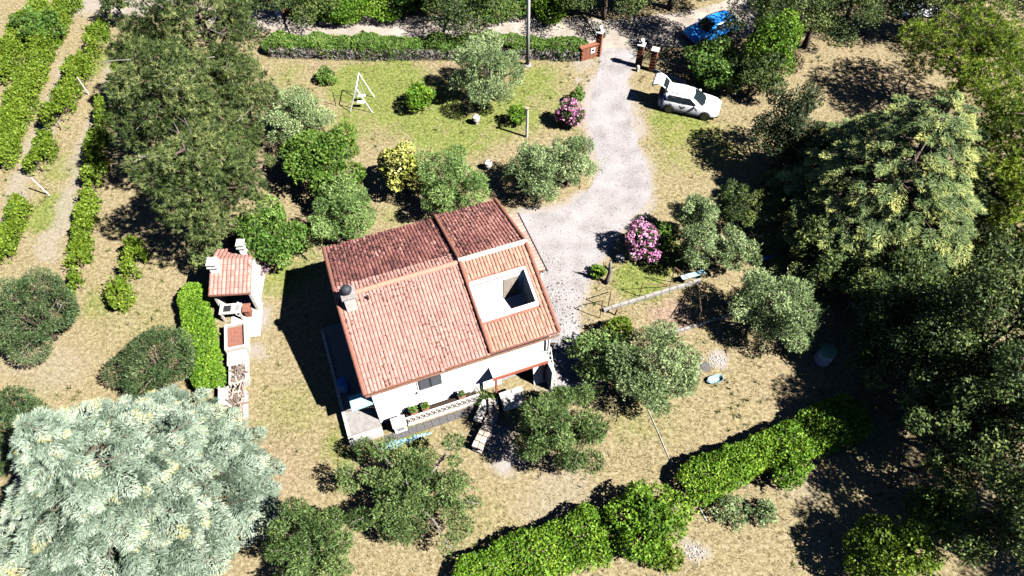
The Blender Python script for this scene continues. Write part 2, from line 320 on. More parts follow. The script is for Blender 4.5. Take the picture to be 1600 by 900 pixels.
def axis(lo, hi, step, far):
    a = list(np.arange(lo, hi + 1e-6, step)); s = step
    while a[-1] < far: s *= 1.5; a.append(a[-1] + s)
    s = step
    while a[0] > -far: s *= 1.5; a.insert(0, a[0] - s)
    return np.array(a)
gx = axis(-46, 46, .3, 1500); gy = axis(3, 62, .3, 1500)
X, Y = np.meshgrid(gx, gy); nx, ny = len(gx), len(gy)
me = bpy.data.meshes.new('ground'); me.vertices.add(nx * ny)
co = np.zeros((nx * ny, 3), np.float32); co[:, 0] = X.ravel(); co[:, 1] = Y.ravel(); me.vertices.foreach_set('co', co.ravel())
ii = (np.arange(ny - 1)[:, None] * nx + np.arange(nx - 1)[None, :]).ravel()
qd = np.stack([ii, ii + 1, ii + 1 + nx, ii + nx], 1).astype(np.int32)
me.loops.add(len(qd) * 4); me.loops.foreach_set('vertex_index', qd.ravel())
me.polygons.add(len(qd)); me.polygons.foreach_set('loop_start', np.arange(0, len(qd) * 4, 4, dtype=np.int32)); me.update(calc_edges=True)
mk = masks(X.ravel(), Y.ravel())
for nm, v in zip(('lush', 'pale', 'red', 'yellow'), mk):
    at = me.attributes.new(nm, 'FLOAT', 'POINT'); at.data.foreach_set('value', v.astype(np.float32))
def ground_mat():
    m, N, Lk, b = newmat('dry_meadow'); b.inputs['Roughness'].default_value = .95; b.inputs['Specular IOR Level'].default_value = .05
    tc = N.new('ShaderNodeTexCoord')
    def noise(s, d=6, r=.6):
        n = N.new('ShaderNodeTexNoise'); n.inputs['Scale'].default_value = s; n.inputs['Detail'].default_value = d; n.inputs['Roughness'].default_value = r
        Lk.new(tc.outputs['Object'], n.inputs['Vector']); return n.outputs['Fac']
    def ramp(f, stops):
        r = N.new('ShaderNodeValToRGB'); cr = r.color_ramp
        cr.elements[0].position = stops[0][0]; cr.elements[0].color = (*stops[0][1], 1)
        cr.elements[1].position = stops[-1][0]; cr.elements[1].color = (*stops[-1][1], 1)
        for p, c in stops[1:-1]: e = cr.elements.new(p); e.color = (*c, 1)
        Lk.new(f, r.inputs['Fac']); return r.outputs['Color']
    def mix(f, a, c):
        x = N.new('ShaderNodeMix'); x.data_type = 'RGBA'; Lk.new(f, x.inputs['Factor']); Lk.new(a, x.inputs[6]); Lk.new(c, x.inputs[7]); return x.outputs[2]
    def attr(n):
        a = N.new('ShaderNodeAttribute'); a.attribute_name = n; return a.outputs['Fac']
    def thr(a, f, k=1.6):
        q = N.new('ShaderNodeMath'); q.operation = 'MULTIPLY_ADD'; Lk.new(f, q.inputs[0]); q.inputs[1].default_value = k; q.inputs[2].default_value = -k * .5
        s = N.new('ShaderNodeMath'); s.operation = 'ADD'; s.use_clamp = True; Lk.new(a, s.inputs[0]); Lk.new(q.outputs[0], s.inputs[1])
        t = N.new('ShaderNodeMath'); t.operation = 'MULTIPLY'; t.use_clamp = True; Lk.new(s.outputs[0], t.inputs[0]); Lk.new(a, t.inputs[1])
        u = N.new('ShaderNodeMath'); u.operation = 'MULTIPLY'; u.use_clamp = True; Lk.new(t.outputs[0], u.inputs[0]); u.inputs[1].default_value = 1.5; return u.outputs[0]
    n1 = noise(5.0, 10, .88); n2 = noise(.6, 5); n3 = noise(2.2, 6, .7)
    dry = ramp(n1, [(.36, (.051, .037, .018)), (.455, (.152, .118, .066)), (.53, (.235, .190, .120)), (.63, (.386, .331, .235))])
    dry2 = ramp(n1, [(.36, (.060, .048, .018)), (.49, (.189, .158, .078)), (.62, (.340, .299, .179))])
    c = mix(n2, dry, dry2)
    red = ramp(n1, [(.37, (.087, .053, .035)), (.49, (.216, .152, .110)), (.62, (.350, .267, .207))])
    c = mix(thr(attr('red'), n3), c, red)
    grn = ramp(n1, [(.37, (.024, .042, .006)), (.47, (.098, .128, .028)), (.55, (.185, .198, .062)), (.63, (.31, .30, .13))])
    c = mix(thr(attr('lush'), n3), c, grn)
    yel = ramp(n1, [(.37, (.12, .10, .025)), (.5, (.26, .20, .05)), (.63, (.42, .32, .09))])
    c = mix(thr(attr('yellow'), n3), c, yel)
    pal = ramp(noise(11, 6, .8), [(.32, (.14, .122, .11)), (.48, (.245, .22, .205)), (.68, (.345, .32, .305))])
    c = mix(thr(attr('pale'), n3, 1.2), c, pal)
    Lk.new(c, b.inputs['Base Color'])
    bp = N.new('ShaderNodeBump'); bp.inputs['Strength'].default_value = .6; bp.inputs['Distance'].default_value = .06
    Lk.new(n1, bp.inputs['Height']); Lk.new(bp.outputs['Normal'], b.inputs['Normal'])
    return m
me.materials.append(ground_mat())
ground = link(bpy.data.objects.new('ground', me)); tag(ground, 'dry summer grass of the plot, straw coloured with greener patches', 'ground', kind='structure')

def gravel_mat(name, c0, c1, c2, speck=.5):
    m, N, Lk, b = newmat(name); b.inputs['Roughness'].default_value = .95; b.inputs['Specular IOR Level'].default_value = .05
    tc = N.new('ShaderNodeTexCoord'); nz = N.new('ShaderNodeTexNoise'); nz.inputs['Scale'].default_value = 9; nz.inputs['Detail'].default_value = 9; nz.inputs['Roughness'].default_value = .8
    Lk.new(tc.outputs['Object'], nz.inputs['Vector'])
    n2 = N.new('ShaderNodeTexNoise'); n2.inputs['Scale'].default_value = .7; n2.inputs['Detail'].default_value = 4; Lk.new(tc.outputs['Object'], n2.inputs['Vector'])
    ad = N.new('ShaderNodeMath'); ad.operation = 'MULTIPLY_ADD'; Lk.new(n2.outputs['Fac'], ad.inputs[0]); ad.inputs[1].default_value = .55; 
    sb = N.new('ShaderNodeMath'); sb.operation = 'SUBTRACT'; Lk.new(nz.outputs['Fac'], sb.inputs[0]); sb.inputs[1].default_value = .27; Lk.new(sb.outputs[0], ad.inputs[2])
    rp = N.new('ShaderNodeValToRGB'); cr = rp.color_ramp; cr.elements[0].position = .34; cr.elements[0].color = (*c0, 1); cr.elements[1].position = .68; cr.elements[1].color = (*c2, 1)
    e = cr.elements.new(.48); e.color = (*c1, 1)
    Lk.new(ad.outputs[0], rp.inputs['Fac'])
    vo = N.new('ShaderNodeTexVoronoi'); vo.inputs['Scale'].default_value = 3.2; Lk.new(tc.outputs['Object'], vo.inputs['Vector'])
    vr = N.new('ShaderNodeValToRGB'); vr.color_ramp.elements[0].position = .10; vr.color_ramp.elements[0].color = (1 - speck, 1 - speck, 1 - speck, 1); vr.color_ramp.elements[1].position = .24; vr.color_ramp.elements[1].color = (1, 1, 1, 1)
    Lk.new(vo.outputs['Distance'], vr.inputs['Fac'])
    mx = N.new('ShaderNodeMix'); mx.data_type = 'RGBA'; mx.blend_type = 'MULTIPLY'; mx.inputs['Factor'].default_value = 1; Lk.new(rp.outputs['Color'], mx.inputs[6]); Lk.new(vr.outputs['Color'], mx.inputs[7])
    Lk.new(mx.outputs[2], b.inputs['Base Color'])
    bp = N.new('ShaderNodeBump'); bp.inputs['Strength'].default_value = .5; bp.inputs['Distance'].default_value = .05
    Lk.new(nz.outputs['Fac'], bp.inputs['Height']); Lk.new(bp.outputs['Normal'], b.inputs['Normal'])
    return m
def ragged(poly, step=.25, amp=.35, o=0):
    out = []; n = len(poly)
    for i in range(n):
        a = Vector(poly[i][:2]); b = Vector(poly[(i + 1) % n][:2]); k = max(1, int((b - a).length / step))
        nr = Vector((-(b - a).y, (b - a).x)).normalized()
        for j in range(k):
            p = a.lerp(b, j / k); p = p + nr * (float(fbm(p.x, p.y, .9, 20 + o)) - .5) * 2 * amp; out.append((p.x, p.y, 0))
    return out
def smooth_poly(pts, it=2, closed=True):
    for _ in range(it):
        q = []; n = len(pts)
        for i in range(n if closed else n - 1):
            a, b = pts[i], pts[(i + 1) % n]
            q.append((a[0] * .75 + b[0] * .25, a[1] * .75 + b[1] * .25)); q.append((a[0] * .25 + b[0] * .75, a[1] * .25 + b[1] * .75))
        pts = q
    return pts
def sheet(name, poly, z, m, label, cat):
    me = bpy.data.meshes.new(name); me.from_pydata([(p[0], p[1], z) for p in poly], [], [tuple(range(len(poly)))])
    me.update()
    if me.polygons[0].normal.z < 0: me.flip_normals()
    me.materials.append(m); o = link(bpy.data.objects.new(name, me)); return tag(o, label, cat, kind='structure')
GRAVEL = gravel_mat('drive_gravel', (.149, .137, .137), (.230, .216, .218), (.306, .293, .297), .35)
GRAVEL_ROAD = gravel_mat('road_dirt', (.186, .161, .130), (.260, .229, .198), (.341, .310, .273), .15)
sheet('driveway', ragged(smooth_poly(DRIVE, 2), .25, .3), .006, GRAVEL, 'pale gravel drive curving from the brick gate to the house', 'driveway')
def ribbon(pts, w):
    pts = smooth_poly(pts, 2, False); l = []; r = []
    for i, p in enumerate(pts):
        a = Vector(pts[max(i - 1, 0)][:2]); b = Vector(pts[min(i + 1, len(pts) - 1)][:2]); n = Vector((-(b - a).y, (b - a).x)).normalized()
        ww = w[0] + (w[1] - w[0]) * i / (len(pts) - 1)
        l.append((p[0] + n.x * ww, p[1] + n.y * ww)); r.append((p[0] - n.x * ww, p[1] - n.y * ww))
    return l + r[::-1]
sheet('farm_road', ragged(ribbon(ROAD, (.75, 2.6)), .3, .3, 2), .012, GRAVEL_ROAD, 'pale dirt lane along the outside of the garden hedge', 'road')

# ------------------------------------------------------------------ foliage
def unit(v): return v / (np.linalg.norm(v, axis=-1, keepdims=True) + 1e-9)
def leafquads(rng, pos, out, L, W, align=.5, up=.3, jit=.5):
    n = len(pos); rnd = rng.normal(size=(n, 3))
    t = unit(out * align + rnd * .6 + np.array([0, 0, up]))
    nn = unit(out * .7 + rng.normal(size=(n, 3)) * jit + np.array([0, 0, .35]))
    b = unit(np.cross(t, nn)); l = (L * rng.uniform(.65, 1.35, n))[:, None]; w = (W * rng.uniform(.7, 1.3, n))[:, None]
    V = np.stack([pos - t * l * .5, pos + b * w * .5, pos + t * l * .5, pos - b * w * .5], 1)
    return V.reshape(-1, 3)
def sph(rng, n): return unit(rng.normal(size=(n, 3)))
def make_blobs(rng, a, h, nb, rs=(.34, .5), spread=.68, flat=0.0, low=-.55, jt=.05):
    bl = []
    for i in range(nb):
        k = (i + .5) / nb; z = low + (1 - low) * (1 - k) ; th = i * 2.39996 + rng.uniform(-.5, .5)
        rr = math.sqrt(max(0.04, 1 - min(1, z * z))); s = spread * rng.uniform(.75, 1.15)
        c = np.array([math.cos(th) * rr * a * s, math.sin(th) * rr * a * s, z * h * s * .95])
        c = c + rng.normal(size=3) * jt * np.array([a, a, h * .6])
        r = rng.uniform(*rs); bl.append((c, np.array([a * r * rng.uniform(.85, 1.2), a * r * rng.uniform(.85, 1.2), min(a, h) * r * (1 - flat)]), rng.uniform(-.2, .2)))
    bl.append((np.zeros(3), np.array([a * .55, a * .55, h * .55]), -.1))
    return bl
def blob_points(rng, bl, n, shell=.6):
    A = np.array([b[1][0] * (b[1][0] + b[1][2]) for b in bl]); A = A / A.sum()
    k = rng.choice(len(bl), size=n, p=A); C = np.array([b[0] for b in bl])[k]; Rr = np.array([b[1] for b in bl])[k]; T = np.array([b[2] for b in bl])[k]
    d = sph(rng, n); q = shell + (1.06 - shell) * np.sqrt(rng.random(n))
    pos = C + d * Rr * q[:, None]; out = unit(d / Rr)
    return pos, out, T
def cull_inside(pos, out, T, bl, lim=.62):
    keep = np.ones(len(pos), bool)
    for (c, r, _) in bl:
        keep &= np.sum(((pos - c) / r) ** 2, 1) > lim * lim
    return pos[keep], out[keep], T[keep]
def trunk_mesh(rng, H0, bl, rad, lean=(0, 0), nl=10):
    m = MB(); top = Vector((lean[0], lean[1], H0))
    m.tube([(0, 0, -.1), (lean[0] * .3 + rad * .4, lean[1] * .3, H0 * .4), top], [rad * 1.25, rad * .95, rad * .75], 8)
    idx = rng.permutation(len(bl))[:nl]
    for i in idx:
        c = Vector(bl[i][0]); c = c + (c - top).normalized() * float(bl[i][1][0]) * .75; mid = top.lerp(c, .5) + Vector((rng.uniform(-.2, .2), rng.uniform(-.2, .2), .1))
        m.tube([top - Vector((0, 0, .1)), mid, c], [rad * .6, rad * .4, rad * .12], 5)
    return m
SPEC = {  # leaf length, width, density per m2, align, up, shell, clumps, clump radius, spread
    'olive': dict(L=.17, W=.052, den=400, align=.9, up=.2, shell=.42, nb=24, rs=(.20, .34), sp=.80, jt=.13, shoots=16),
    'olive_dark': dict(L=.18, W=.050, den=360, align=.9, up=.2, shell=.40, nb=24, rs=(.19, .32), sp=.82, jt=.14, shoots=16),
    'citrus': dict(jt=.10, shoots=5, L=.21, W=.115, den=230, align=.4, up=0, shell=.6, nb=18, rs=(.28, .40), sp=.74),
    'laurel': dict(jt=.12, shoots=7, L=.20, W=.10, den=240, align=.4, up=.1, shell=.55, nb=17, rs=(.28, .42), sp=.72),
    'gold': dict(L=.20, W=.13, den=230, align=.3, up=0, shell=.7, nb=22, rs=(.32, .42), sp=.70),
    'hedge': dict(jt=.06, shoots=6, L=.16, W=.09, den=330, align=.5, up=.2, shell=.65, nb=16, rs=(.30, .44), sp=.7),
    'wood_leaf': dict(jt=.12, shoots=5, L=.18, W=.09, den=170, align=.3, up=0, shell=.35, nb=26, rs=(.20, .36), sp=.85),
    'ever': dict(L=.20, W=.042, den=520, align=1.2, up=.25, shell=.72, nb=18, rs=(.36, .48), sp=.58),
    'oleander': dict(jt=.1, shoots=8, L=.20, W=.055, den=330, align=.9, up=.4, shell=.5, nb=14, rs=(.30, .44), sp=.7),
    'purple': dict(L=.22, W=.03, den=260, align=1.0, up=.3, shell=.3, nb=10, rs=(.3, .45), sp=.7),
}
NAME = {'olive': 'olive_tree', 'olive_dark': 'olive_tree', 'citrus': 'citrus_tree', 'laurel': 'shrub', 'gold': 'golden_shrub', 'hedge': 'shrub', 'wood_leaf': 'woodland_tree', 'ever': 'round_tree', 'oleander': 'oleander', 'purple': 'dry_shrub'}
_seed = [100]
def tree(kind, c, a, h, label, cat='tree', name=None, group=None, den=1.0, m=None, trunk=True, squash=1.0, **kw):
    """crown centre c, crown half-width a, half-height h; the trunk stands below the centre"""
    _seed[0] += 1; rng = np.random.default_rng(_seed[0]); S = dict(SPEC[kind]); S.update(kw)
    root = thing(name or NAME[kind], label, cat, (c[0], c[1], 0), 0, group)
    zc = c[2]; bl = make_blobs(rng, a, h, S['nb'], S['rs'], S['sp'], low=S.get('low', -.55), jt=S.get('jt', .05))
    bl = [(b[0] + np.array([0, 0, zc]), b[1], b[2]) for b in bl]
    n = int(S['den'] * den * 4 * math.pi * a * (a + h) / 2 * .8)
    pos, out, T = blob_points(rng, bl, n, S['shell'])
    pos, out, T = cull_inside(pos, out, T, bl, S['shell'] * .9)
    g = pos[:, 2] > .03; pos, out, T = pos[g], out[g], T[g]
    if squash != 1.0:
        pos[:, 1] *= squash; bl = [(b[0] * np.array([1, squash, 1]), b[1], b[2]) for b in bl]
    ns = int(S.get('shoots', 0) * a * (a + h) / 2 * min(1, den))
    if ns:
        k = rng.choice(len(pos), ns); dsh = unit(out[k] * .9 + rng.normal(size=(ns, 3)) * .45 + np.array([0, 0, .35])); ln = rng.uniform(.25, .75, ns) * min(1, a / 1.5); m_ = 12
        u = np.tile(np.linspace(.1, 1, m_), ns)[:, None]; p2 = np.repeat(pos[k], m_, 0) + np.repeat(dsh * ln[:, None], m_, 0) * u + rng.normal(0, .03, (ns * m_, 3))
        pos = np.concatenate([pos, p2]); out = np.concatenate([out, np.repeat(dsh, m_, 0)]); T = np.concatenate([T, np.repeat(T[k] + .08, m_)])
    V = leafquads(rng, pos, out, S['L'], S['W'], S['align'], S['up'])
    tint = np.clip(.48 + T + rng.normal(0, .17, len(pos)), 0, 1)
    np_mesh('crown', V, tint, m or MT[kind], root)
    if trunk:
        H0 = max(.3, zc - h * .55); trunk_mesh(rng, H0, bl, max(.05, .055 * a), (0, 0)).build('trunk', MT['grey_bark'] if 'olive' in kind else MT['bark'], root, smooth=True)
    return root, bl, rng

def needle_tufts(rng, pos, axis, m, L, W, spread=.75):
    n = len(pos); P0 = np.repeat(pos, m, 0); A = np.repeat(axis, m, 0)
    t = unit(A + rng.normal(size=(n * m, 3)) * spread); b = unit(np.cross(t, A + rng.normal(size=(n * m, 3)) * .5))
    l = (L * rng.uniform(.7, 1.25, n * m))[:, None]; w = W
    V = np.stack([P0 - b * w, P0 + b * w, P0 + t * l], 1)
    return V.reshape(-1, 3)
def pine(c, a, h, label, m='pine', tufts=34, mneed=15, L=.23, W=.020, nb=34, rs=(.17, .30), sp=.84, dead=7, name='pine_tree', group=None, low=-.5):
    _seed[0] += 1; rng = np.random.default_rng(_seed[0])
    root = thing(name, label, 'tree', (c[0], c[1], 0), 0, group); zc = c[2]
    bl = [(b[0] + np.array([0, 0, zc]), b[1], b[2]) for b in make_blobs(rng, a, h, nb, rs, sp, low=low)]
    n = int(tufts * 4 * math.pi * a * (a + h) / 2 * .8)
    pos, out, T = blob_points(rng, bl, n, .55); pos, out, T = cull_inside(pos, out, T, bl, .5)
    g = pos[:, 2] > .3; pos, out, T = pos[g], out[g], T[g]
    ax = unit(out * .8 + np.array([0, 0, .55]))
    V = needle_tufts(rng, pos, ax, mneed, L, W, 1.0)
    tt = np.clip(.47 + T + rng.normal(0, .20, len(pos)), 0, 1)
    tint = np.clip(np.repeat(tt, mneed) + rng.normal(0, .08, len(pos) * mneed), 0, 1)
    np_mesh('crown', V, tint, MT[m], root, 3)
    tm = MB(); top = zc + h * .8
    tm.tube([(0, 0, -.1), (.1, .05, top * .5), (0, 0, top)], [.07 * a + .08, .05 * a + .04, .03], 8)
    for (bc, br, _) in bl[:-1]:
        z0 = max(.8, bc[2] - .35 * math.hypot(bc[0], bc[1])); tm.tube([(0, 0, z0), (bc[0] * .55, bc[1] * .55, bc[2] - .15), tuple(bc)], [.05 * a * .5 + .02, .05, .02], 5)
    tm.build('trunk', MT['bark'], root, smooth=True)
    for i in range(dead):
        th = rng.uniform(0, 6.28); z = zc + h * rng.uniform(-.2, .8); r0 = a * rng.uniform(.2, .5); r1 = a * rng.uniform(.75, 1.02)
        p0 = Vector((math.cos(th) * r0, math.sin(th) * r0, z)); p1 = Vector((math.cos(th + .15) * r1, math.sin(th + .15) * r1, z + rng.uniform(0, .6)))
        k = Vector((math.cos(th + .8) * .8, math.sin(th + .8) * .8, .15)); mm = p0.lerp(p1, .6)
        d = MB(); d.tube([p0, mm, p1], [.032, .022, .01], 5); d.tube([mm, mm + k], [.016, .006], 4)
        d.build('bare_branch', MT['grey_bark'], root)
    return root
def cedar(c, H0, Rb, label, m, n_spray=800, per=110, seed=1, L=.22, W=.055, name='cedar_tree', power=.8, ls=(.8, 1.5), z0=.5, twist=.45, tier=.8):
    """broad conifer: flat drooping sprays set tier upon tier round the stem"""
    rng = np.random.default_rng(seed); root = thing(name, label, 'tree', (c[0], c[1], 0))
    br = MB(); br.tube([(0, 0, -.1), (0, 0, H0 * .5), (0, 0, H0)], [.035 * H0, .02 * H0, .02], 8)
    PP = []; TT = []; DD = []; SS = []; NN = []
    lobes = rng.uniform(.84, 1.1, 9)
    for i in range(n_spray):
        f = 1 - math.sqrt(rng.random()); f = min(.99, f * 1.02); th = rng.uniform(0, 2 * math.pi)
        lb = np.interp(th / (2 * math.pi) * 9, np.arange(10), np.append(lobes, lobes[0]))
        rad = Rb * lb * ((1 - f) ** power) ; depth = rng.choice([.45, .62, .78, .9, 1.0], p=[.06, .12, .2, .28, .34])
        Ls = rng.uniform(*ls) * (.55 + .45 * (1 - f)); r0 = max(0, rad * depth - Ls * .7)
        z = z0 + (H0 - z0) * f; z = round(z / tier) * tier + rng.normal(0, .12)
        a2 = th + rng.normal(0, twist); d = np.array([math.cos(a2), math.sin(a2), rng.uniform(-.35, .10)]); d = d / np.linalg.norm(d)
        s_ = np.array([-math.sin(a2), math.cos(a2), rng.normal(0, .12)]); nn = np.cross(d, s_)
        base = np.array([math.cos(th) * r0, math.sin(th) * r0, max(.25, z)])
        if i % 5 == 0: br.tube([(0, 0, max(.3, z - .25 * r0)), tuple(base), tuple(base + d * Ls * .7)], [.05, .03, .008], 4, cap=False)
        k = int(per * Ls); u = rng.random(k) ** .8; w = .36 * Ls * np.sin(math.pi * (.12 + .80 * u)) * rng.uniform(-1, 1, k)
        pos = base + d * (u * Ls)[:, None] + s_ * w[:, None] - np.array([0, 0, 1]) * (.22 * Ls * (u ** 2 + (w / Ls) ** 2))[:, None] + rng.normal(0, .03, (k, 3))
        PP.append(pos); DD.append(d * (.55 + .5 * u)[:, None] + s_ * (np.sign(w) * .75)[:, None]); NN.append(np.repeat(nn[None], k, 0))
        TT.append(np.full(k, rng.normal(0, .17)) + .40 * (u - .5))
    PP = np.concatenate(PP); DD = np.concatenate(DD); NN = np.concatenate(NN); TT = np.concatenate(TT); n = len(PP)
    t = unit(DD + rng.normal(size=(n, 3)) * .35 + np.array([0, 0, .12])); b = unit(np.cross(t, NN + rng.normal(size=(n, 3)) * .45)); l = (L * rng.uniform(.6, 1.3, n))[:, None]
    V = np.stack([PP - t * l * .3 - b * W * .6, PP - t * l * .3 + b * W * .6, PP + t * l * .75], 1).reshape(-1, 3)
    V[:, 2] = np.maximum(V[:, 2], .05)
    np_mesh('crown', V, np.clip(.5 + TT + rng.normal(0, .10, n), 0, 1), MT[m], root, 3)
    br.build('trunk', MT['bark'], root, smooth=True)
    return root
def hedge(name, label, cat, pts, wid, hei, m, den=330, L=.15, W=.085, group=None, var=.3, z0=0.0, twig=0, round_=.25, seed=None, stems=True):
    """leafy body along a line: top and both faces, uneven"""
    _seed[0] += 1; rng = np.random.default_rng(_seed[0])
    o = Vector((pts[0][0], pts[0][1], 0)); root = thing(name, label, cat, o, 0, group)
    P2 = np.array([[p[0] - o.x, p[1] - o.y] for p in pts]); seg = np.hypot(*(P2[1:] - P2[:-1]).T); cum = np.concatenate([[0], np.cumsum(seg)]); Lt = cum[-1]
    n = int(den * (Lt * (wid + 2 * hei) + 2 * wid * hei))
    s = rng.uniform(-wid * .35, Lt + wid * .35, n); sc = np.clip(s, 0, Lt - 1e-6); k = np.clip(np.searchsorted(cum, sc, 'right') - 1, 0, len(seg) - 1)
    dr = (P2[1:] - P2[:-1]) / seg[:, None]; d = dr[k]; nr = np.stack([-d[:, 1], d[:, 0]], 1)
    base = P2[k] + d * (s - cum[k])[:, None]
    wv = wid * .5 * (1 + var * (fbm(s, s * 0, 1.1, _seed[0]) - .5) * 2); hv = hei * (1 + var * (fbm(s, s * 0 + 9, 1.3, _seed[0] + 3) - .5) * 2)
    endf = 1 - .5 * sm(np.maximum(-s, s - Lt), 0, wid * .45); wv = wv * endf; hv = hv * (1 - .25 * (1 - endf))
    th = rng.uniform(-.08, math.pi + .08, n); ct, st = np.cos(th), np.sin(th)
    e = 1 - round_ * 2.2
    e = max(e, .35); sx = np.sign(ct) * np.abs(ct) ** e; sz = np.sign(st) * np.abs(st) ** e
    q = 1 - .28 * rng.random(n) ** 1.5
    off = sx * wv * q; z = z0 + np.clip(sz, 0, 1) * hv * q * (1 + .0 * s)
    tp = rng.random(n) < wid / (wid + 2 * hei) * 1.1; uu = rng.uniform(-1, 1, n)
    off = np.where(tp, uu * wv * .95, off); z = np.where(tp, z0 + hv * (1 - .22 * np.abs(uu) ** 3 - .10 * rng.random(n)), z); ct = np.where(tp, uu * .45, ct); st = np.where(tp, .9, st)
    lump = (fbm(s * 1.0, off * 2 + z * 2, .45, _seed[0] + 5) - .5) * .28
    pos = np.stack([base[:, 0] + nr[:, 0] * off * (1 + lump), base[:, 1] + nr[:, 1] * off * (1 + lump), np.maximum(z * (1 + lump * .6), .02)], 1)
    out = unit(np.stack([nr[:, 0] * ct, nr[:, 1] * ct, st + .1], 1))
    if var > .55: pos = pos + rng.normal(0, .09, pos.shape)
    if var > .8:
        kp = fbm(s, off * .8, .8, _seed[0] + 8) > .37 + .10 * rng.random(n); pos, out, lump = pos[kp], out[kp], lump[kp]; n = len(pos)
    V = leafquads(rng, pos, out, L, W, .5, .3, .5 if var < .8 else .9); tint = np.clip(.5 + lump * 1.4 + (fbm(pos[:, 0], pos[:, 1], 1.0, 60) - .5) * .55 + rng.normal(0, .17, n), 0, 1)
    np_mesh('foliage', V, tint, MT[m], root)
    if stems:
        t = .3
        while t < Lt:
            kk = min(len(seg) - 1, int(np.searchsorted(cum, t, 'right') - 1)); p = P2[kk] + dr[kk] * (t - cum[kk])
            MB().tube([(p[0], p[1], -.05), (p[0] + .06, p[1], z0 + hei * .45), (p[0] - .05, p[1] + .05, z0 + hei * .8)], [.045, .03, .01], 5).build('stem', MT['bark'], root); t += 1.4
    if twig:
        nt = int(twig * Lt); s2 = rng.uniform(0, Lt, nt); k2 = np.clip(np.searchsorted(cum, s2, 'right') - 1, 0, len(seg) - 1); d2 = dr[k2]; n2 = np.stack([-d2[:, 1], d2[:, 0]], 1)
        b2 = P2[k2] + d2 * (s2 - cum[k2])[:, None] - n2 * (wid * .5 * rng.uniform(.75, 1.12, nt))[:, None]
        p2 = np.stack([b2[:, 0], b2[:, 1], rng.uniform(.1, hei * .75, nt)], 1)
        o2 = np.stack([-n2[:, 0] * .5, -n2[:, 1] * .5, np.ones(nt) * .6], 1)
        V2 = leafquads(rng, p2, o2, .35, .03, 1.0, .4); np_mesh('dry_twigs', V2, rng.random(nt), MT['twig'], root)
    return root

# ------------------------------------------------------------------ house
HL, HW, ZE, SL = 9.65, 9.1, 3.9, 1.6 / 4.55
house = thing('house', 'white two-pitch country house with a tiled roof in the middle of the plot', 'house', (-6.74, 14.90, 0), 20.45)
def zr(y): return ZE + min(y, HW - y) * SL
def slab(mb, x0, x1, y0, y1, up, th=.14):
    v = []
    for y in (y0, y1):
        for x in (x0, x1): v += [(x, y, zr(y) + up - th), (x, y, zr(y) + up)]
    mb.add(v, [(0, 2, 6, 4), (1, 5, 7, 3), (0, 1, 3, 2), (4, 6, 7, 5), (0, 4, 5, 1), (2, 3, 7, 6)])
rl = MB(); slab(rl, 0, 6.1, 0, HW / 2, 0); slab(rl, 0, 6.1, HW / 2, HW, 0)
roofL = rl.build('roof', MT['terracotta'], house)
hx0, hx1, hy0, hy1, UP = 6.32, 9.0, 1.55, 3.25, .12
rr = MB()
slab(rr, 6.1, HL, HW / 2, HW, UP); slab(rr, 6.1, HL, 0, hy0, UP); slab(rr, 6.1, HL, hy1, HW / 2, UP)
slab(rr, 6.1, hx0, hy0, hy1, UP); slab(rr, hx1, HL, hy0, hy1, UP)
roofR = rr.build('roof', MT['terracotta'], house); roofR['label'] = 'slightly higher right bay of the roof'
def tiles(parent, x0, x1, y0, y1, up, south, mt, tf, skip=None, seed=1, name='roof_tiles'):
    rn = random.Random(seed); mb = MB(); pit = .172; nc = max(1, round((x1 - x0) / pit)); pit = (x1 - x0) / nc
    ncs = max(1, round((y1 - y0) / .325)); dy = (y1 - y0) / ncs
    for j in range(ncs):
        ya = y0 + j * dy; yb = ya + dy * 1.06; za, zb = .045, .006
        if not south: ya, yb = y1 - j * dy, y1 - (j + 1.06) * dy
        for i in range(nc):
            xc = x0 + (i + .5) * pit + rn.uniform(-.008, .008)
            if skip and skip(xc, (ya + yb) / 2): continue
            t = tf(xc, (ya + yb) / 2, rn); dz = rn.uniform(-.012, .016) + (rn.uniform(.01, .03) if rn.random() < .05 else 0); sk = rn.uniform(-.03, .03) + (rn.uniform(-.08, 0) if rn.random() < .04 else 0); v = []
            for (y, o, w) in ((ya, za, 1.0), (yb, zb, .9)):
                for (k, h) in ((-.5, -.01), (-.33, .026), (-.12, .040), (.12, .040), (.33, .026), (.5, -.006)):
                    v.append((xc + k * pit * w, y + (sk if south else -sk), zr(min(max(y, 0), HW)) + up + .012 + o + h + dz))
            f = [(q, q + 1, q + 7, q + 6) for q in range(5)] + [(5, 4, 3, 2, 1, 0)]
            if not south: f = [tuple(reversed(q)) for q in f]
            mb.add(v, f, t)
    return mb.build(name, mt, parent, kind='stuff')
rt = random.Random(3)
def lich(o, k=.5):
    def f(x, y, rn):
        n = float(fbm(x, y, 1.1, o)); t = .52 + (n - .5) * k + rn.uniform(-.13, .13)
        if rn.random() < .07: t += .3
        if rn.random() < .10: t -= .25
        return min(1, max(0, t))
    return f
def spotted(x, y, rn):
    t = .58 + rn.uniform(-.10, .10) + (float(fbm(x, y, 1.5, 4)) - .5) * .3
    d = math.hypot((x - 4.3) / 2.6, (y - 1.7) / 1.6)
    if rn.random() < .16 * max(0, 1.25 - d) + .01: t -= .22
    return min(1, max(0, t))
tiles(roofL, 0, 6.08, 0, 4.45, 0, True, MT['tile_s'], spotted, seed=11)
tiles(roofL, 0, 6.08, 5.35, HW, 0, False, MT['tile_n'], lich(2), seed=12)
tiles(roofL, 0, 6.08, 4.62, 5.33, 0, False, MT['tile_s'], lambda x, y, rn: .6 + rn.uniform(-.2, .2), seed=15, name='newer_roof_tiles')
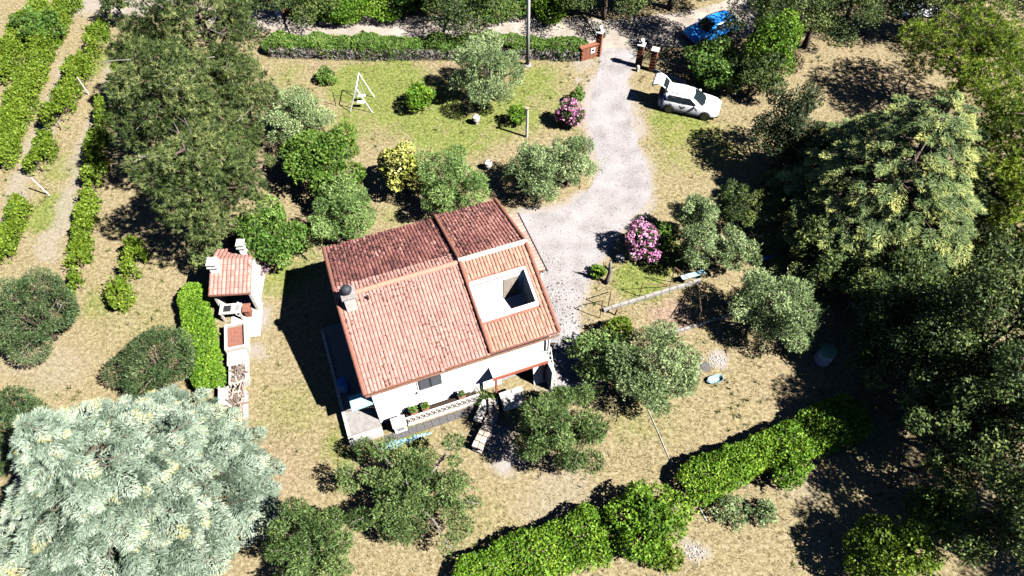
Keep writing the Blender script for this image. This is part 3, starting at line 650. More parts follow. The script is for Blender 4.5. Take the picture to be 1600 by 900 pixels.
inhole = lambda x, y: hx0 - .06 < x < hx1 + .06 and hy0 - .12 < y < hy1 + .12
tiles(roofR, 6.22, HL, 0, 4.42, UP, True, MT['tile_o'], lambda x, y, rn: .5 + rn.uniform(-.22, .22), inhole, 13)
tiles(roofR, 6.22, HL, 4.68, HW, UP, False, MT['tile_n'], lambda x, y, rn: min(1, max(0, .66 + (float(fbm(x, y, 1.2, 8)) - .5) * .5 + rn.uniform(-.12, .12))), seed=14)
# ridge and verge tiles, one mesh shared by the copies
def halfpipe(L, r, axis='x', seg=6):
    mb = MB(); v = []
    for e in (-.5, .5):
        for k in range(seg + 1):
            t = math.pi * k / seg; q = r * (1.0 if e < 0 else .88)
            p = (e * L, -math.cos(t) * q, math.sin(t) * q); v.append(p)
    n = seg + 1
    mb.add(v, [(k, k + n, k + 1 + n, k + 1) for k in range(seg)] + [tuple(range(n)), tuple(range(2 * n - 1, n - 1, -1))]); return mb
def ridge_row(x0, x1, up, mt, nm, par):
    n = max(1, round((x1 - x0) / .40)); src = None; mesh = halfpipe((x1 - x0) / n * 1.12, .15).mesh(nm); mesh.materials.append(mt)
    for i in range(n):
        o = link(bpy.data.objects.new(nm, mesh), par); o.location = (x0 + (i + .5) * (x1 - x0) / n, HW / 2, zr(HW / 2) + up - .01 + rt.uniform(-.01, .01)); o.rotation_euler = (0, R(-2), R(rt.uniform(-1.5, 1.5)))
ridge_row(0.02, 6.08, .02, MT['tile_o'], 'ridge_tile', roofL)
ridge_row(6.12, HL, UP + .02, MT['pale_ridge'], 'ridge_tile', roofR)
def verge(x, y0, y1, up, par, mt=MT['terracotta']):
    L = abs(y1 - y0) / math.cos(math.atan(SL)); n = max(1, round(L / .42)); mesh = halfpipe(L / n * 1.1, .10).mesh('verge_tile'); mesh.materials.append(mt)
    for i in range(n):
        y = y0 + (i + .5) * (y1 - y0) / n; o = link(bpy.data.objects.new('verge_tile', mesh), par)
        o.location = (x, y, zr(y) + up); s = 1 if y < HW / 2 else -1
        o.rotation_euler = (0, -math.atan(SL), R(90 * s))
for (x, par, up, mt) in ((.05, roofL, .06, MT['terracotta']), (6.16, roofR, UP + .07, MT['terracotta']), (HL - .05, roofR, UP + .06, MT['terracotta'])):
    verge(x, 0, HW / 2 - .1, up, par, mt); verge(x, HW / 2 + .1, HW, up, par, mt)
# walls with the opening under the canopy
w = MB(); x0, x1, y0, y1, th = .30, 9.35, .35, 8.75, .28
ox0, ox1, oz = 6.75, 8.95, 1.95
def wallbox(a, b, c, d, z0, z1): w.box(((a + b) / 2, (c + d) / 2, (z0 + z1) / 2), (b - a, d - c, z1 - z0))
zt = zr(y0) - .10
wallbox(x0, ox0, y0, y0 + th, 0, zt); wallbox(ox1, x1, y0, y0 + th, 0, zt); wallbox(ox0, ox1, y0, y0 + th, oz, zt)
wallbox(x0, x1, y1 - th, y1, 0, zr(y1) - .10)
for (xa, xb) in ((x0, x0 + th), (x1 - th, x1)):
    ym = HW / 2; ya, yb = y0 + th, y1 - th
    pr = [(ya, 0), (yb, 0), (yb, zr(yb) - .11), (ym, zr(ym) - .11), (ya, zr(ya) - .11)]
    v = [(xa, p[0], p[1]) for p in pr] + [(xb, p[0], p[1]) for p in pr]
    w.add(v, [(4, 3, 2, 1, 0), (5, 6, 7, 8, 9)] + [(i, (i + 1) % 5, 5 + (i + 1) % 5, 5 + i) for i in range(5)])
wallbox(8.97, 9.12, -.95, y0 - .002, 0, 1.98)
w.build('wall', MT['plaster'], house)
room = MB(); room.box((7.85, 2.6, .01), (2.9, 4.2, .02)); room.box((7.85, 4.7, 1.2), (2.9, .1, 2.4)); room.box((6.35, 2.7, 1.2), (.1, 4.0, 2.4)); room.box((7.7, 2.7, 2.25), (2.6, 4.0, .08))
room.build('store_room', MT['concrete'], house)
# roof terrace
tr = MB(); fz = 3.25
tr.box(((hx0 + hx1) / 2, (hy0 + hy1) / 2, fz - .05), (hx1 - hx0 + .2, hy1 - hy0 + .2, .1))
ter = tr.build('roof_terrace', MT['plaster'], house)
tw = MB()
tw.box(((hx0 + hx1) / 2, hy0 - .06, (fz + zr(hy0) + UP + .2) / 2), (hx1 - hx0 + .24, .12, zr(hy0) + UP + .2 - fz))
tw.box(((hx0 + hx1) / 2, hy1 + .06, (fz + zr(hy1) + UP + .14) / 2), (hx1 - hx0 + .24, .12, zr(hy1) + UP + .14 - fz))
for xx in (hx0 - .06, hx1 + .06):
    v = [];
    for dx in (-.06, .06):
        v += [(xx + dx, hy0, fz), (xx + dx, hy1, fz), (xx + dx, hy1, zr(hy1) + UP + .16), (xx + dx, hy0, zr(hy0) + UP + .16)]
    tw.add(v, [(3, 2, 1, 0), (4, 5, 6, 7), (0, 1, 5, 4), (1, 2, 6, 5), (2, 3, 7, 6), (3, 0, 4, 7)])
tw.build('parapet', MT['plaster'], ter)
MB().box((8.35, hy1 - .012, fz + .8), (.8, .03, 1.6)).build('terrace_door', MT['timber'], ter)
# chimney, vent
ch = MB(); ch.box((.62, 4.02, 5.5), (.52, .58, 1.5)); chim = ch.build('chimney', MT['whitestone'], house, bevel=.02)
MB().box((.62, 4.02, 6.28), (.66, .72, .07)).build('chimney_cap', MT['concrete'], chim, bevel=.01)
MB().lathe((.62, 4.02, 6.31), [(.13, 0), (.13, .12), (.22, .16), (.26, .30), (.20, .44), (.08, .50), (.02, .51)], 12).build('wind_cowl', MT['shutter'], chim, smooth=True)
MB().tube([(1.45, 4.05, 5.2), (1.45, 4.05, 5.65)], .055, 8).build('vent_pipe', MT['iron'], house)
# front window with louvred shutter
win = MB(); win.box((3.11, y0 - .01, 2.60), (1.26, .06, 1.02)); wo = win.build('window', MT['whitepaint'], house)
sh = MB()
for s in (-1, 1):
    sh.box((3.11 + s * .285, y0 - .055, 2.60), (.55, .03, .90))
    for k in range(9): sh.box((3.11 + s * .285, y0 - .08, 2.22 + k * .095), (.47, .03, .05), rot=Matrix.Rotation(R(25), 3, 'X'))
sh.build('shutter', MT['shutter'], wo)
MB().box((3.11, y0 - .08, 2.06), (1.4, .16, .05)).build('sill', MT['whitestone'], wo)
# side windows and the back door, out of the sun
for (px_, pz_) in ((2.6, 2.0), (6.4, 2.0)):
    q = MB().box((x0 - .02, px_, pz_), (.05, 1.0, 1.1)).build('window', MT['whitepaint'], house)
    MB().box((x0 - .05, px_, pz_), (.03, .86, .96)).build('shutter', MT['shutter'], q)
dq = MB().box((x1 + .02, 6.6, 1.05), (.05, 1.0, 2.1)).build('door', MT['timber'], house)
MB().tube([(x1 + .06, 6.25, 1.05), (x1 + .10, 6.25, 1.05)], .03, 8).build('handle', MT['iron'], dq)
# gutters and pipes
g = MB(); g.tube([(0.05, -.07, ZE - .08), (HL - .05, -.07, ZE - .08)], .055, 8); g.build('gutter', MT['rust'], house)
g = MB(); g.tube([(9.2, -.05, ZE - .12), (9.2, .22, ZE - .5), (9.2, .26, 0)], .045, 8); g.build('drainpipe', MT['concrete'], house)
# canopy with the red beam over the opening
c_ = MB(); c_.box((7.55, .02, 2.06), (2.9, .64, .12)); can = c_.build('canopy', MT['plaster'], house)
MB().box((7.55, -.335, 2.04), (2.94, .07, .20)).build('fascia_beam', MT['beam'], can)
for xx in (6.25, 8.85): MB().box((xx, -.26, .99), (.10, .10, 1.98)).build('canopy_post', MT['beam'], can)
# porch on the drive side
pr = MB(); pr.add([(9.5, 4.75, 2.85), (9.5, 9.05, 2.85), (10.85, 9.05, 2.45), (10.85, 4.75, 2.45), (9.5, 4.75, 2.75), (9.5, 9.05, 2.75), (10.85, 9.05, 2.35), (10.85, 4.75, 2.35)],
       [(3, 2, 1, 0), (4, 5, 6, 7), (0, 1, 5, 4), (1, 2, 6, 5), (2, 3, 7, 6), (3, 0, 4, 7)])
porch = pr.build('porch_roof', MT['terracotta'], house)
pt = MB(); n = 18
for i in range(n):
    yc = 4.75 + (i + .5) * 4.3 / n
    for j in range(4):
        xa = 10.88 - j * .34; xb = xa - .36; v = []
        za = 2.45 + (10.85 - xa) * .2963
        for (x, o) in ((xa, .045), (xb, .005)):
            zz = 2.45 + (10.85 - x) * .2963
            for (k, h) in ((-.5, 0), (-.3, .045), (0, .07), (.3, .045), (.5, 0)): v.append((x, yc + k * 4.3 / n, zz + o + h))
        pt.add(v, [(q, q + 1, q + 6, q + 5) for q in range(4)] + [(4, 3, 2, 1, 0)], .65 + rt.uniform(-.2, .2))
pt.build('porch_tiles', MT['tile_s'], porch, kind='stuff')
MB().tube([(10.95, 4.7, 2.40), (10.95, 9.1, 2.40)], .06, 8).build('gutter', MT['iron'], porch)
for yy in (4.95, 8.85): MB().box((10.75, yy, 1.18), (.14, .14, 2.36)).build('porch_post', MT['plaster'], porch)

HM = Matrix.Translation((-6.74, 14.90, 0)) @ Matrix.Rotation(R(20.45), 4, 'Z')
def hp(x, y, z=0): return HM @ Vector((x, y, z))
# patio on the left of the house
pa = thing('patio', 'raised grey patio with a white kerb along the shaded left wall of the house', 'patio', hp(-1.4, -.25), 20.45)
MB().box((.84, 3.6, .19), (1.66, 6.8, .38)).build('paving', MT['concrete'], pa)
for i in range(9):
    MB().box((.09, .62 + i * .72, .45), (.16, .68, .12)).build('kerb_block', MT['whitestone'], pa, bevel=.01)
MB().box((.84, .06, .24), (1.70, .30, .50)).build('step', MT['whitestone'], pa, bevel=.015)
aw = thing('awning', 'pale blue sheet awning on the shaded left wall of the house', 'awning', hp(.26, .72, 2.2), 20.45)
MB().box((-.52, 0, .0), (1.02, .80, .05), rot=Matrix.Rotation(R(-4), 3, 'Y')).build('sheet', MT['blue'], aw)
for s in (-.3, .3): MB().tube([(-.01, s, -.45), (-.85, s, -.01)], .018, 6).build('bracket', MT['iron'], aw)
bk = thing('water_butt', 'blue plastic water butt on the shaded patio beside the house', 'barrel', hp(-.95, 2.6, .38))
MB().lathe((0, 0, 0), [(.26, 0), (.30, .3), (.30, .62), (.27, .85)], 14).build('drum', MT['deepblue'], bk, smooth=True)
MB().lathe((0, 0, .85), [(.29, 0), (.29, .04), (.10, .07)], 14).build('lid', MT['deepblue'], bk)
# ornamental balustrade in front of the front wall
bal = thing('balustrade', 'long white balustrade of pierced blocks below the front wall of the house', 'balustrade', hp(1.55, -.22), 20.45)
BLn = 3.75; MB().box((BLn / 2, -.01, .09), (BLn, .14, .18)).build('base', MT['whitestone'], bal, bevel=.01)
MB().box((BLn / 2, .22, .30), (BLn - .1, .24, .60)).build('planter_shade_backing', MT['soil_shade'], bal)  # planter filled as a dark backing, so the block gaps look shaded
MB().box((BLn / 2, -.01, .80), (BLn + .1, .10, .06)).build('top_rail', MT['whitestone'], bal, bevel=.01)
bm_ = MB(); s_ = .265
for (a, b) in (((0, .20), (s_, .76)), ((0, .76), (s_, .20))):
    dx, dz = b[0] - a[0], b[1] - a[1]; L_ = math.hypot(dx, dz)
    bm_.box((s_ / 2, 0, .48), (L_, .07 if a[1] > .3 else .066, .05), rot=Matrix.Rotation(-math.atan2(dz, dx), 3, 'Y'))
bm_.box((.0, 0, .48), (.03, .08, .60))
bmesh_ = bm_.mesh('pierced_block'); bmesh_.materials.append(MT['whitestone'])
for i in range(14):
    o = link(bpy.data.objects.new('pierced_block', bmesh_), bal); o.location = (.06 + i * .265, 0, 0)
pl = thing('plinth', 'strip of dark stone paving along the foot of the white balustrade', 'paving', hp(.3, -.62), 20.45)
for i in range(12):
    MB().box((.2 + i * .40, .05 - .0 * i, .02), (.385, .40, .04 + .006 * (i % 3))).build('paving_slab', MT['darkstone'], pl)
pd = thing('pedestal', 'squat white plastered pedestal at the left end of the balustrade', 'pedestal', hp(1.15, -.25), 20.45)
MB().box((0, 0, .36), (.62, .46, .72)).build('base', MT['plaster'], pd, bevel=.02)
MB().box((0, 0, .76), (.72, .56, .08)).build('cap', MT['whitestone'], pd, bevel=.01)
MB().box((.02, -.24, .40), (.34, .03, .30)).build('niche', MT['concrete'], pd)
# pebbles
def pebbles(name, label, poly_c, n, mt, size, seed):
    rn = random.Random(seed); mb = MB()
    for i in range(n):
        c, rx, ry, rz = poly_c[rn.randrange(len(poly_c))]
        u = rn.gauss(0, .5); v = rn.gauss(0, .5); ca, sa = math.cos(R(rz)), math.sin(R(rz))
        x = c[0] + ca * u * rx - sa * v * ry; y = c[1] + sa * u * rx + ca * v * ry; s = size * rn.uniform(.5, 1.5)
        mb.rock((x, y, s * .25), (s, s * rn.uniform(.7, 1.2), s * .7), i, rn.random())
    o = mb.build(name, mt); tag(o, label, 'pebbles', kind='stuff'); return o
pebbles('blue_pebbles', 'scatter of pale blue pebbles by the plinth', [(hp(.75, -.98), .8, .16, 20), (hp(1.9, -1.0), .55, .10, 20), (hp(.5, -.95), .4, .2, 20)], 300, MT['bluepebble'], .09, 5)
pebbles('stones', 'pale stones scattered over the gravel beside the house', [(hp(11.5, 3.5), 1.3, 2.2, 20), (hp(10.6, 1.0), .9, 1.6, 20), (hp(12.3, 6), 1.2, 2.2, 20), ((10.84, 19.01, 0.00), .6, .5, 0), ((8.23, 9.07, 0.00), .5, .35, 0)], 420, MT['pebble'], .07, 6)
pebbles('dark_stones', 'small dark stones on the white gravel by the porch', [(hp(11.8, 4.2), 1.1, 2.4, 20), (hp(12.2, 2.0), 1.0, 1.5, 20)], 70, MT['darkstone'], .085, 8)
# low masonry wall running out from the front of the house
dwp = [(-1.72, 13.76, 0.00), (-0.91, 15.67, 0.00), (-0.95, 16.46, 0.00)]
dw = thing('garden_wall', 'low stone block wall jutting from the front of the house towards the lawn', 'wall', dwp[0])
rn = random.Random(4)
for (a, b) in zip(dwp[:-1], dwp[1:]):
    a = Vector((a[0] - dwp[0][0], a[1] - dwp[0][1], 0)); b = Vector((b[0] - dwp[0][0], b[1] - dwp[0][1], 0)); Lw = (b - a).length; k = max(2, int(Lw / .34)); an = math.degrees(math.atan2((b - a).y, (b - a).x))
    nrm = Vector((-(b - a).y, (b - a).x, 0)).normalized()
    for i in range(k):
        for lv in range(3):
            for sd in (-.13, .13):
                p = a.lerp(b, (i + .5 + (.22 if lv % 2 else 0)) / k) + nrm * sd
                MB().box((p.x, p.y, .11 + lv * .22), (Lw / k - .03, .23 + rn.uniform(-.02, .03), .20), an + rn.uniform(-4, 4), rn.uniform(.2, .9)).build('stone_block', MT['block'], dw, bevel=.02)
sl = thing('stone_bench', 'white stone slab bench against the low block wall before the house', 'bench', (-1.49, 15.81, 0.00), 68)
MB().box((0, 0, .42), (1.25, .48, .10)).build('seat', MT['whitestone'], sl, bevel=.02)
for s in (-.42, .42): MB().box((s, 0, .185), (.16, .40, .37)).build('leg', MT['whitestone'], sl, bevel=.01)
ct = thing('counter', 'white plastered counter standing in front of the open store room', 'counter', hp(6.85, -.95), 20.45)
MB().box((0, 0, .48), (1.1, .55, .96)).build('base', MT['plaster'], ct, bevel=.02); MB().box((0, 0, .99), (1.2, .66, .06)).build('top', MT['whitestone'], ct, bevel=.01)
ld = thing('ladder', 'white ladder leaning against the front right corner of the house', 'ladder', hp(9.15, -.75), 20.45)
for s in (-.2, .2): MB().tube([(s, 0, 0), (s, 1.02, 2.3)], .03, 6).build('rail', MT['whitepaint'], ld)
for i in range(8): MB().tube([(-.2, .12 * i + .1, .27 * i + .22), (.2, .12 * i + .1, .27 * i + .22)], .018, 6).build('rung', MT['whitepaint'], ld)
dl = thing('door_leaf', 'white door leaf leaning beside the dark store room opening', 'door', hp(8.6, -.3), 20.45)
MB().box((0, .12, .75), (.62, .05, 1.5), rot=Matrix.Rotation(R(-10), 3, 'X')).build('panel', MT['whitepaint'], dl, bevel=.01)
MB().tube([(.22, .08, .75), (.22, .0, .75)], .02, 6).build('handle', MT['iron'], dl)
def pot_plant(loc, label, h=.5, kind='citrus', r=.3, group=None, spiky=False, mt='terracotta'):
    t = thing('potted_plant', label, 'plant', loc, 0, group)
    MB().lathe((0, 0, 0), [(.12, 0), (.18, .24), (.20, .25), (.20, .30), (.16, .30)], 12).build('pot', MT[mt], t)
    rng = np.random.default_rng(int(abs(loc[0] * 100)) + 3); n = 130 if not spiky else 46
    d = sph(rng, n); d[:, 2] = np.abs(d[:, 2]) + .2; d = unit(d)
    if spiky: V = needle_tufts(rng, np.repeat(np.array([[0, 0, .3]]), n, 0), d, 1, h * 1.3, .025, .1)
    else: V = leafquads(rng, np.array([0, 0, .3 + h * .4]) + d * np.array([r, r, h * .5]) * rng.uniform(.4, 1, (n, 1)), d, .14, .07)
    np_mesh('leaves', V, np.clip(rng.normal(.5, .2, n), 0, 1), MT[kind], t, 3 if spiky else 4); return t
pot_plant(hp(5.55, -.35), 'dark spiky potted plant at the right end of the white balustrade', .8, 'oleander', .3, None, True)
pot_plant(hp(5.95, -.55), 'potted plant in a clay pot next to the spiky plant by the balustrade', .5, 'laurel')
pot_plant(hp(2.0, -.02, .55), 'green potted plant behind the left part of the white balustrade', .45, 'laurel', .26)
pot_plant(hp(2.6, -.02, .55), 'green potted plant behind the middle of the white balustrade', .4, 'citrus', .24)
pot_plant(hp(4.5, -.02, .55), 'small pale potted plant behind the right part of the white balustrade', .4, 'oleander', .22)

# ------------------------------------------------------------------ barbecue house and the row of bins beside it
ob = thing('barbecue_house', 'small tiled barbecue house with two white chimneys beside the pines', 'outbuilding', (-15.2, 23.3, 0), 4)
W_ = MB()
W_.box((-.95, .1, .95), (.14, 2.6, 1.9)); W_.box((.95, .1, .95), (.14, 2.6, 1.9)); W_.box((0, 1.34, .95), (1.76, .14, 1.9))
W_.box((0, -1.18, 1.78), (2.04, .10, .24))
W_.build('wall', MT['whitestone'], ob)
prf = [(-1.42, 1.93), (.50, 2.55), (1.55, 2.12)]
rb = MB()
for (p, q) in zip(prf[:-1], prf[1:]):
    v = [(sx, p[0], p[1] + d) for sx in (-1.1, 1.1) for d in (-.09, 0)] + [(sx, q[0], q[1] + d) for sx in (-1.1, 1.1) for d in (-.09, 0)]
    rb.add(v, [(0, 2, 6, 4), (1, 5, 7, 3), (0, 1, 3, 2), (4, 6, 7, 5), (0, 4, 5, 1), (2, 3, 7, 6)])
rbo = rb.build('roof', MT['terracotta'], ob)
tt = MB(); rn = random.Random(8)
for (p, q, mtn) in ((prf[0], prf[1], 1), (prf[2], prf[1], 0)):
    Ls = math.hypot(q[0] - p[0], q[1] - p[1]); ncs = round(Ls / .34)
    for j in range(ncs):
        for i in range(10):
            xc = -1.1 + (i + .5) * .22; v = []
            for (u, o) in ((j / ncs, .045), ((j + 1.06) / ncs, .006)):
                y = p[0] + (q[0] - p[0]) * u; z = p[1] + (q[1] - p[1]) * u
                for (k, h) in ((-.5, 0), (-.3, .045), (0, .068), (.3, .045), (.5, 0)): v.append((xc + k * .22, y, z + o + h))
            f = [(a, a + 1, a + 6, a + 5) for a in range(4)] + [(4, 3, 2, 1, 0)]
            tt.add(v, f if mtn else [tuple(reversed(a)) for a in f], .62 + rn.uniform(-.22, .2) - (.25 if not mtn else 0))
tt.build('roof_tiles', MT['tile_s'], rbo, kind='stuff')
for (cx, cy, cz, dx, dy, hz) in ((-.78, -.02, 2.1, .44, .48, .90), (.62, 1.02, 2.1, .34, .40, 1.1)):
    c0 = MB().box((cx, cy, cz + hz / 2 - .2), (dx, dy, hz)).build('chimney', MT['plaster'], ob, bevel=.02)
    MB().box((cx, cy, cz + hz - .14), (dx + .14, dy + .14, .07)).build('chimney_cap', MT['whitestone'], c0, bevel=.01)
    for s in (-1, 1): MB().box((cx + s * dx * .38, cy, cz + hz - .02), (.08, dy * .8, .16)).build('cap_support', MT['whitestone'], c0)
    MB().box((cx, cy, cz + hz + .09), (dx + .10, dy + .10, .05)).build('cowl_slab', MT['whitestone'], c0)
MB().box((0, 1.0, .75), (1.7, .5, .08)).build('hearth', MT['brick'], ob)
sk = thing('wash_table', 'white outdoor sink table with a red slab in front of the barbecue house', 'table', (-15.25, 21.75, 0), 6)
MB().box((-.12, 0, .80), (1.15, .66, .08)).build('top', MT['whitestone'], sk, bevel=.01)
bs = MB(); bs.box((-.28, 0, .845), (.40, .40, .012)); bs.build('basin', MT['iron'], sk)
MB().box((.26, .02, .845), (.20, .34, .014)).build('drainer', MT['concrete'], sk)
for (a, b) in ((-.6, -.25), (-.6, .25), (.38, -.25), (.38, .25)): MB().box((a, b, .38), (.10, .10, .76)).build('leg', MT['whitestone'], sk)
MB().box((.68, .08, .66), (.40, .55, .07)).build('side_slab', MT['terracotta'], sk)
MB().box((.68, .08, .31), (.30, .40, .62)).build('side_base', MT['brick'], sk)
pv = thing('paved_apron', 'white paved apron around the sink by the barbecue house', 'paving', (-14.5, 21.6, 0), 8)
rn = random.Random(2)
for i in range(3):
    for j in range(6):
        if (i, j) in ((0, 0), (2, 5), (2, 0)): continue
        MB().box((-.75 + i * .56, -1.5 + j * .56, .02), (.54, .54, .05 + rn.uniform(0, .02)), rn.uniform(-2, 2)).build('paving_slab', MT['whitestone'], pv, bevel=.008)
tb = thing('brick_trough', 'white rectangular trough with a red brown inset beside the hedge', 'trough', (-14.76, 20.10, 0), 14)
for (cx, cy, dx, dy) in ((-.51, 0, .12, 1.62), (.51, 0, .12, 1.62), (0, .75, .90, .12), (0, -.75, .90, .12)): MB().box((cx, cy, .36), (dx, dy, .72)).build('side', MT['whitestone'], tb, bevel=.01)
for i in range(5): MB().box((-.36 + i * .18, 0, .50), (.172, 1.36, .06 + .008 * (i % 2))).build('board', MT['terracotta'], tb)
def logs(parent, n, sx, sy, z0, seed, L=.5):
    rn = random.Random(seed); mb = MB()
    for i in range(n):
        x, y = rn.uniform(-sx, sx), rn.uniform(-sy, sy); a = rn.uniform(0, 3.14); z = z0 + rn.uniform(0, .32); l = L * rn.uniform(.5, 1.0); dz = rn.uniform(-.1, .15)
        p = Vector((x, y, z)); d = Vector((math.cos(a) * l / 2, math.sin(a) * l / 2, dz)); r = rn.uniform(.03, .06)
        mb.tube([p - d, p + d], [r, r * .85], 6, rn.random())
    return mb.build('logs', MT['log'], parent, kind='stuff')
wb = thing('firewood_bin', 'white low bin full of firewood with a white slab laid across its far end', 'firewood', (-14.27, 18.25, 0), 13)
for (cx, cy, dx, dy) in ((-.42, 0, .09, 1.8), (.42, 0, .09, 1.8), (0, -.86, .75, .09)): MB().box((cx, cy, .25), (dx, dy, .5)).build('side', MT['whitestone'], wb)
MB().box((0, .52, .64), (.98, .78, .08)).build('slab', MT['plaster'], wb, bevel=.01)
MB().box((0, .52, .30), (.8, .7, .6)).build('slab_base', MT['whitestone'], wb)
logs(wb, 110, .36, .62, .2, 3)
for o in wb.children:
    if o.name.startswith('logs'): o.location = (0, -.28, 0)
bb = thing('brushwood_pile', 'heap of cut branches in a low bin at the edge of the blue cedar', 'firewood', (-14.15, 16.35, 0), 12)
MB().box((-.62, 0, .3), (.06, 1.8, .6)).build('side', MT['plaster'], bb); MB().box((.60, -.2, .15), (.16, 1.5, .3)).build('side', MT['whitestone'], bb)
MB().box((-.42, .35, .45), (.42, 1.0, .03), rot=Matrix.Rotation(R(8), 3, 'Y')).build('sheet', MT['galv'], bb)
logs(bb, 150, .5, .75, .08, 5, .8)
tub = thing('tub', 'white oval tub tipped on its side right of the barbecue house', 'tub', (-14.81, 24.30, 0.00), 20)
m_ = MB(); v = []; f = []
for (k, z) in ((1.0, .0), (.96, .06), (.72, -.30), (.60, -.30), (.86, .0)):
    for i in range(16): t = 2 * math.pi * i / 16; v.append((math.cos(t) * .34 * k, math.sin(t) * .75 * k, z + .35))
for r_ in range(4):
    for i in range(16): f.append((r_ * 16 + i, r_ * 16 + (i + 1) % 16, (r_ + 1) * 16 + (i + 1) % 16, (r_ + 1) * 16 + i))
f.append(tuple(64 + i for i in range(16))); m_.add(v, f)
to = m_.build('shell', MT['whitepaint'], tub, smooth=True); to.rotation_euler = (0, R(-50), 0); to.location = (.2, 0, .15)
MB().lathe((.52, .25, 0), [(.1, 0), (.14, .3), (.12, .32)], 10).build('foot', MT['whitestone'], tub)

# ------------------------------------------------------------------ gate and lane side
def pillar(loc, h, label, lamp=True, rz=-22, wd=.42):
    t = thing('gate_pillar', label, 'pillar', loc, rz)
    s = MB(); nb = int(h / .12)
    for i in range(nb): s.box((0, 0, (i + .5) * h / nb), (wd - (.0 if i % 2 else .012), wd - (.0 if i % 2 else .012), h / nb - .012), 0)
    s.build('shaft', MT['brick'], t); MB().box((0, 0, h + .04), (wd + .12, wd + .12, .08)).build('cap', MT['whitestone'], t, bevel=.01)
    if lamp:
        l = MB().lathe((0, 0, h + .08), [(.06, 0), (.04, .06), (.04, .12), (.13, .17), (.17, .28), (.13, .39), (.03, .44)], 12).build('lamp_globe', MT['whitepaint'], t, smooth=True)
        MB().lathe((0, 0, h + .06), [(.09, 0), (.06, .06)], 10).build('lamp_base', MT['iron'], l)
    return t
pillar((6.40, 45.13, 0.00), 1.95, 'tall brick gate pillar with a white globe lamp left of the drive')
pillar((9.27, 43.77, 0.00), 1.85, 'brick gate pillar with a white globe lamp right of the drive')
pillar((10.21, 43.32, 0.00), 1.75, 'brick gate pillar without a lamp next to the open gate leaf', False)
lw = thing('brick_wall', 'low red brick wall with a white meter plate beside the left gate pillar', 'wall', (5.56, 44.67, 0.00), 24.6)
for i in range(4):
    for k in range(7): MB().box((-.55 + (i + .5 + (.25 if k % 2 else 0)) * .32, 0, .085 + k * .155), (.305, .24, .145)).build('brick', MT['brick'], lw)
MB().box((.1, 0, 1.13), (1.5, .34, .07)).build('coping', MT['brick'], lw); MB().box((.35, -.16, .72), (.34, .03, .42)).build('meter_plate', MT['whitepaint'], lw); MB().box((.35, -.18, .76), (.2, .02, .16)).build('meter_window', MT['glass'], lw)
def ironleaf(name, label, a, b, h, cat, n, z0=.08, frame=True):
    a = Vector(a[:2] + (0,)) if isinstance(a, tuple) else a; b = Vector(b[:2] + (0,)); Lf = (b - a).length; an = math.degrees(math.atan2((b - a).y, (b - a).x))
    t = thing(name, label, cat, a, an)
    for z in (z0 + .05, h): MB().box((Lf / 2, 0, z), (Lf, .045, .05)).build('rail', MT['iron'], t)
    for x in (0, Lf): MB().box((x, 0, h / 2 + .05), (.06, .06, h + .1)).build('post', MT['iron'], t)
    bm = MB()
    for i in range(n): x = Lf * (i + .5) / n; bm.box((x, 0, (h + z0) / 2), (.022, .022, h - z0))
    bm.build('bars', MT['iron'], t); return t, Lf
ironleaf('garden_gate', 'small dark iron gate between the two right-hand brick pillars', (9.45, 43.69, 0.00), (10.08, 43.39, 0.00), 1.45, 'gate', 6)
ironleaf('gate_leaf', 'open iron gate leaf swung out into the shaded lane behind the pillars', (10.46, 43.84, 0.00), (12.14, 45.91, 0.00), 1.3, 'gate', 14)
fe, fl = ironleaf('iron_fence', 'dark iron fence on a pale kerb running right from the gate pillars', (10.38, 43.17, 0.00), (12.52, 41.80, 0.00), 1.15, 'fence', 18, .25)
MB().box((fl / 2, 0, .11), (fl, .22, .22)).build('kerb', MT['whitestone'], fe, bevel=.01)
bx = thing('stone_block', 'small white stone bollard at the foot of the right gate pillar', 'bollard', (9.17, 43.25, 0.00))
MB().lathe((0, 0, 0), [(.13, 0), (.13, .38), (.09, .46), (.03, .48)], 10).build('post', MT['whitestone'], bx)
cab = thing('meter_cabinet', 'small brick meter cabinet with a white box beside the lane by the pines', 'cabinet', (-17.55, 50.16, 0.00), 8)
MB().box((0, 0, .5), (1.0, .4, 1.0)).build('base', MT['brick'], cab, bevel=.01); MB().box((.42, 0, 1.05), (.3, .5, .12)).build('coping', MT['whitestone'], cab); MB().box((-.75, .05, .6), (.5, .35, 1.2)).build('box', MT['whitepaint'], cab, bevel=.02)
up = thing('utility_pole', 'tall pale utility pole standing in front of the top hedge', 'pole', (1.13, 43.92, 0.00))
MB().tube([(0, 0, -.1), (0, 0, 4.5), (0, 0, 9)], [.14, .115, .09], 12).build('shaft', MT['galv'], up, smooth=True)
MB().lathe((0, 0, 0), [(.3, 0), (.28, .08), (.16, .12)], 12).build('footing', MT['concrete'], up)
MB().box((0, 0, 8.6), (1.2, .08, .1)).build('crossarm', MT['galv'], up)
po = thing('wooden_post', 'short weathered white post standing at the left edge of the big lawn olive', 'post', (0.99, 36.24, 0.00))
MB().tube([(0, 0, -.1), (.01, 0, 1.2), (0, 0, 2.45)], [.10, .09, .085], 8).build('shaft', MT['whitestone'], po); MB().box((.0, .0, 2.47), (.22, .22, .05)).build('cap', MT['timber'], po)

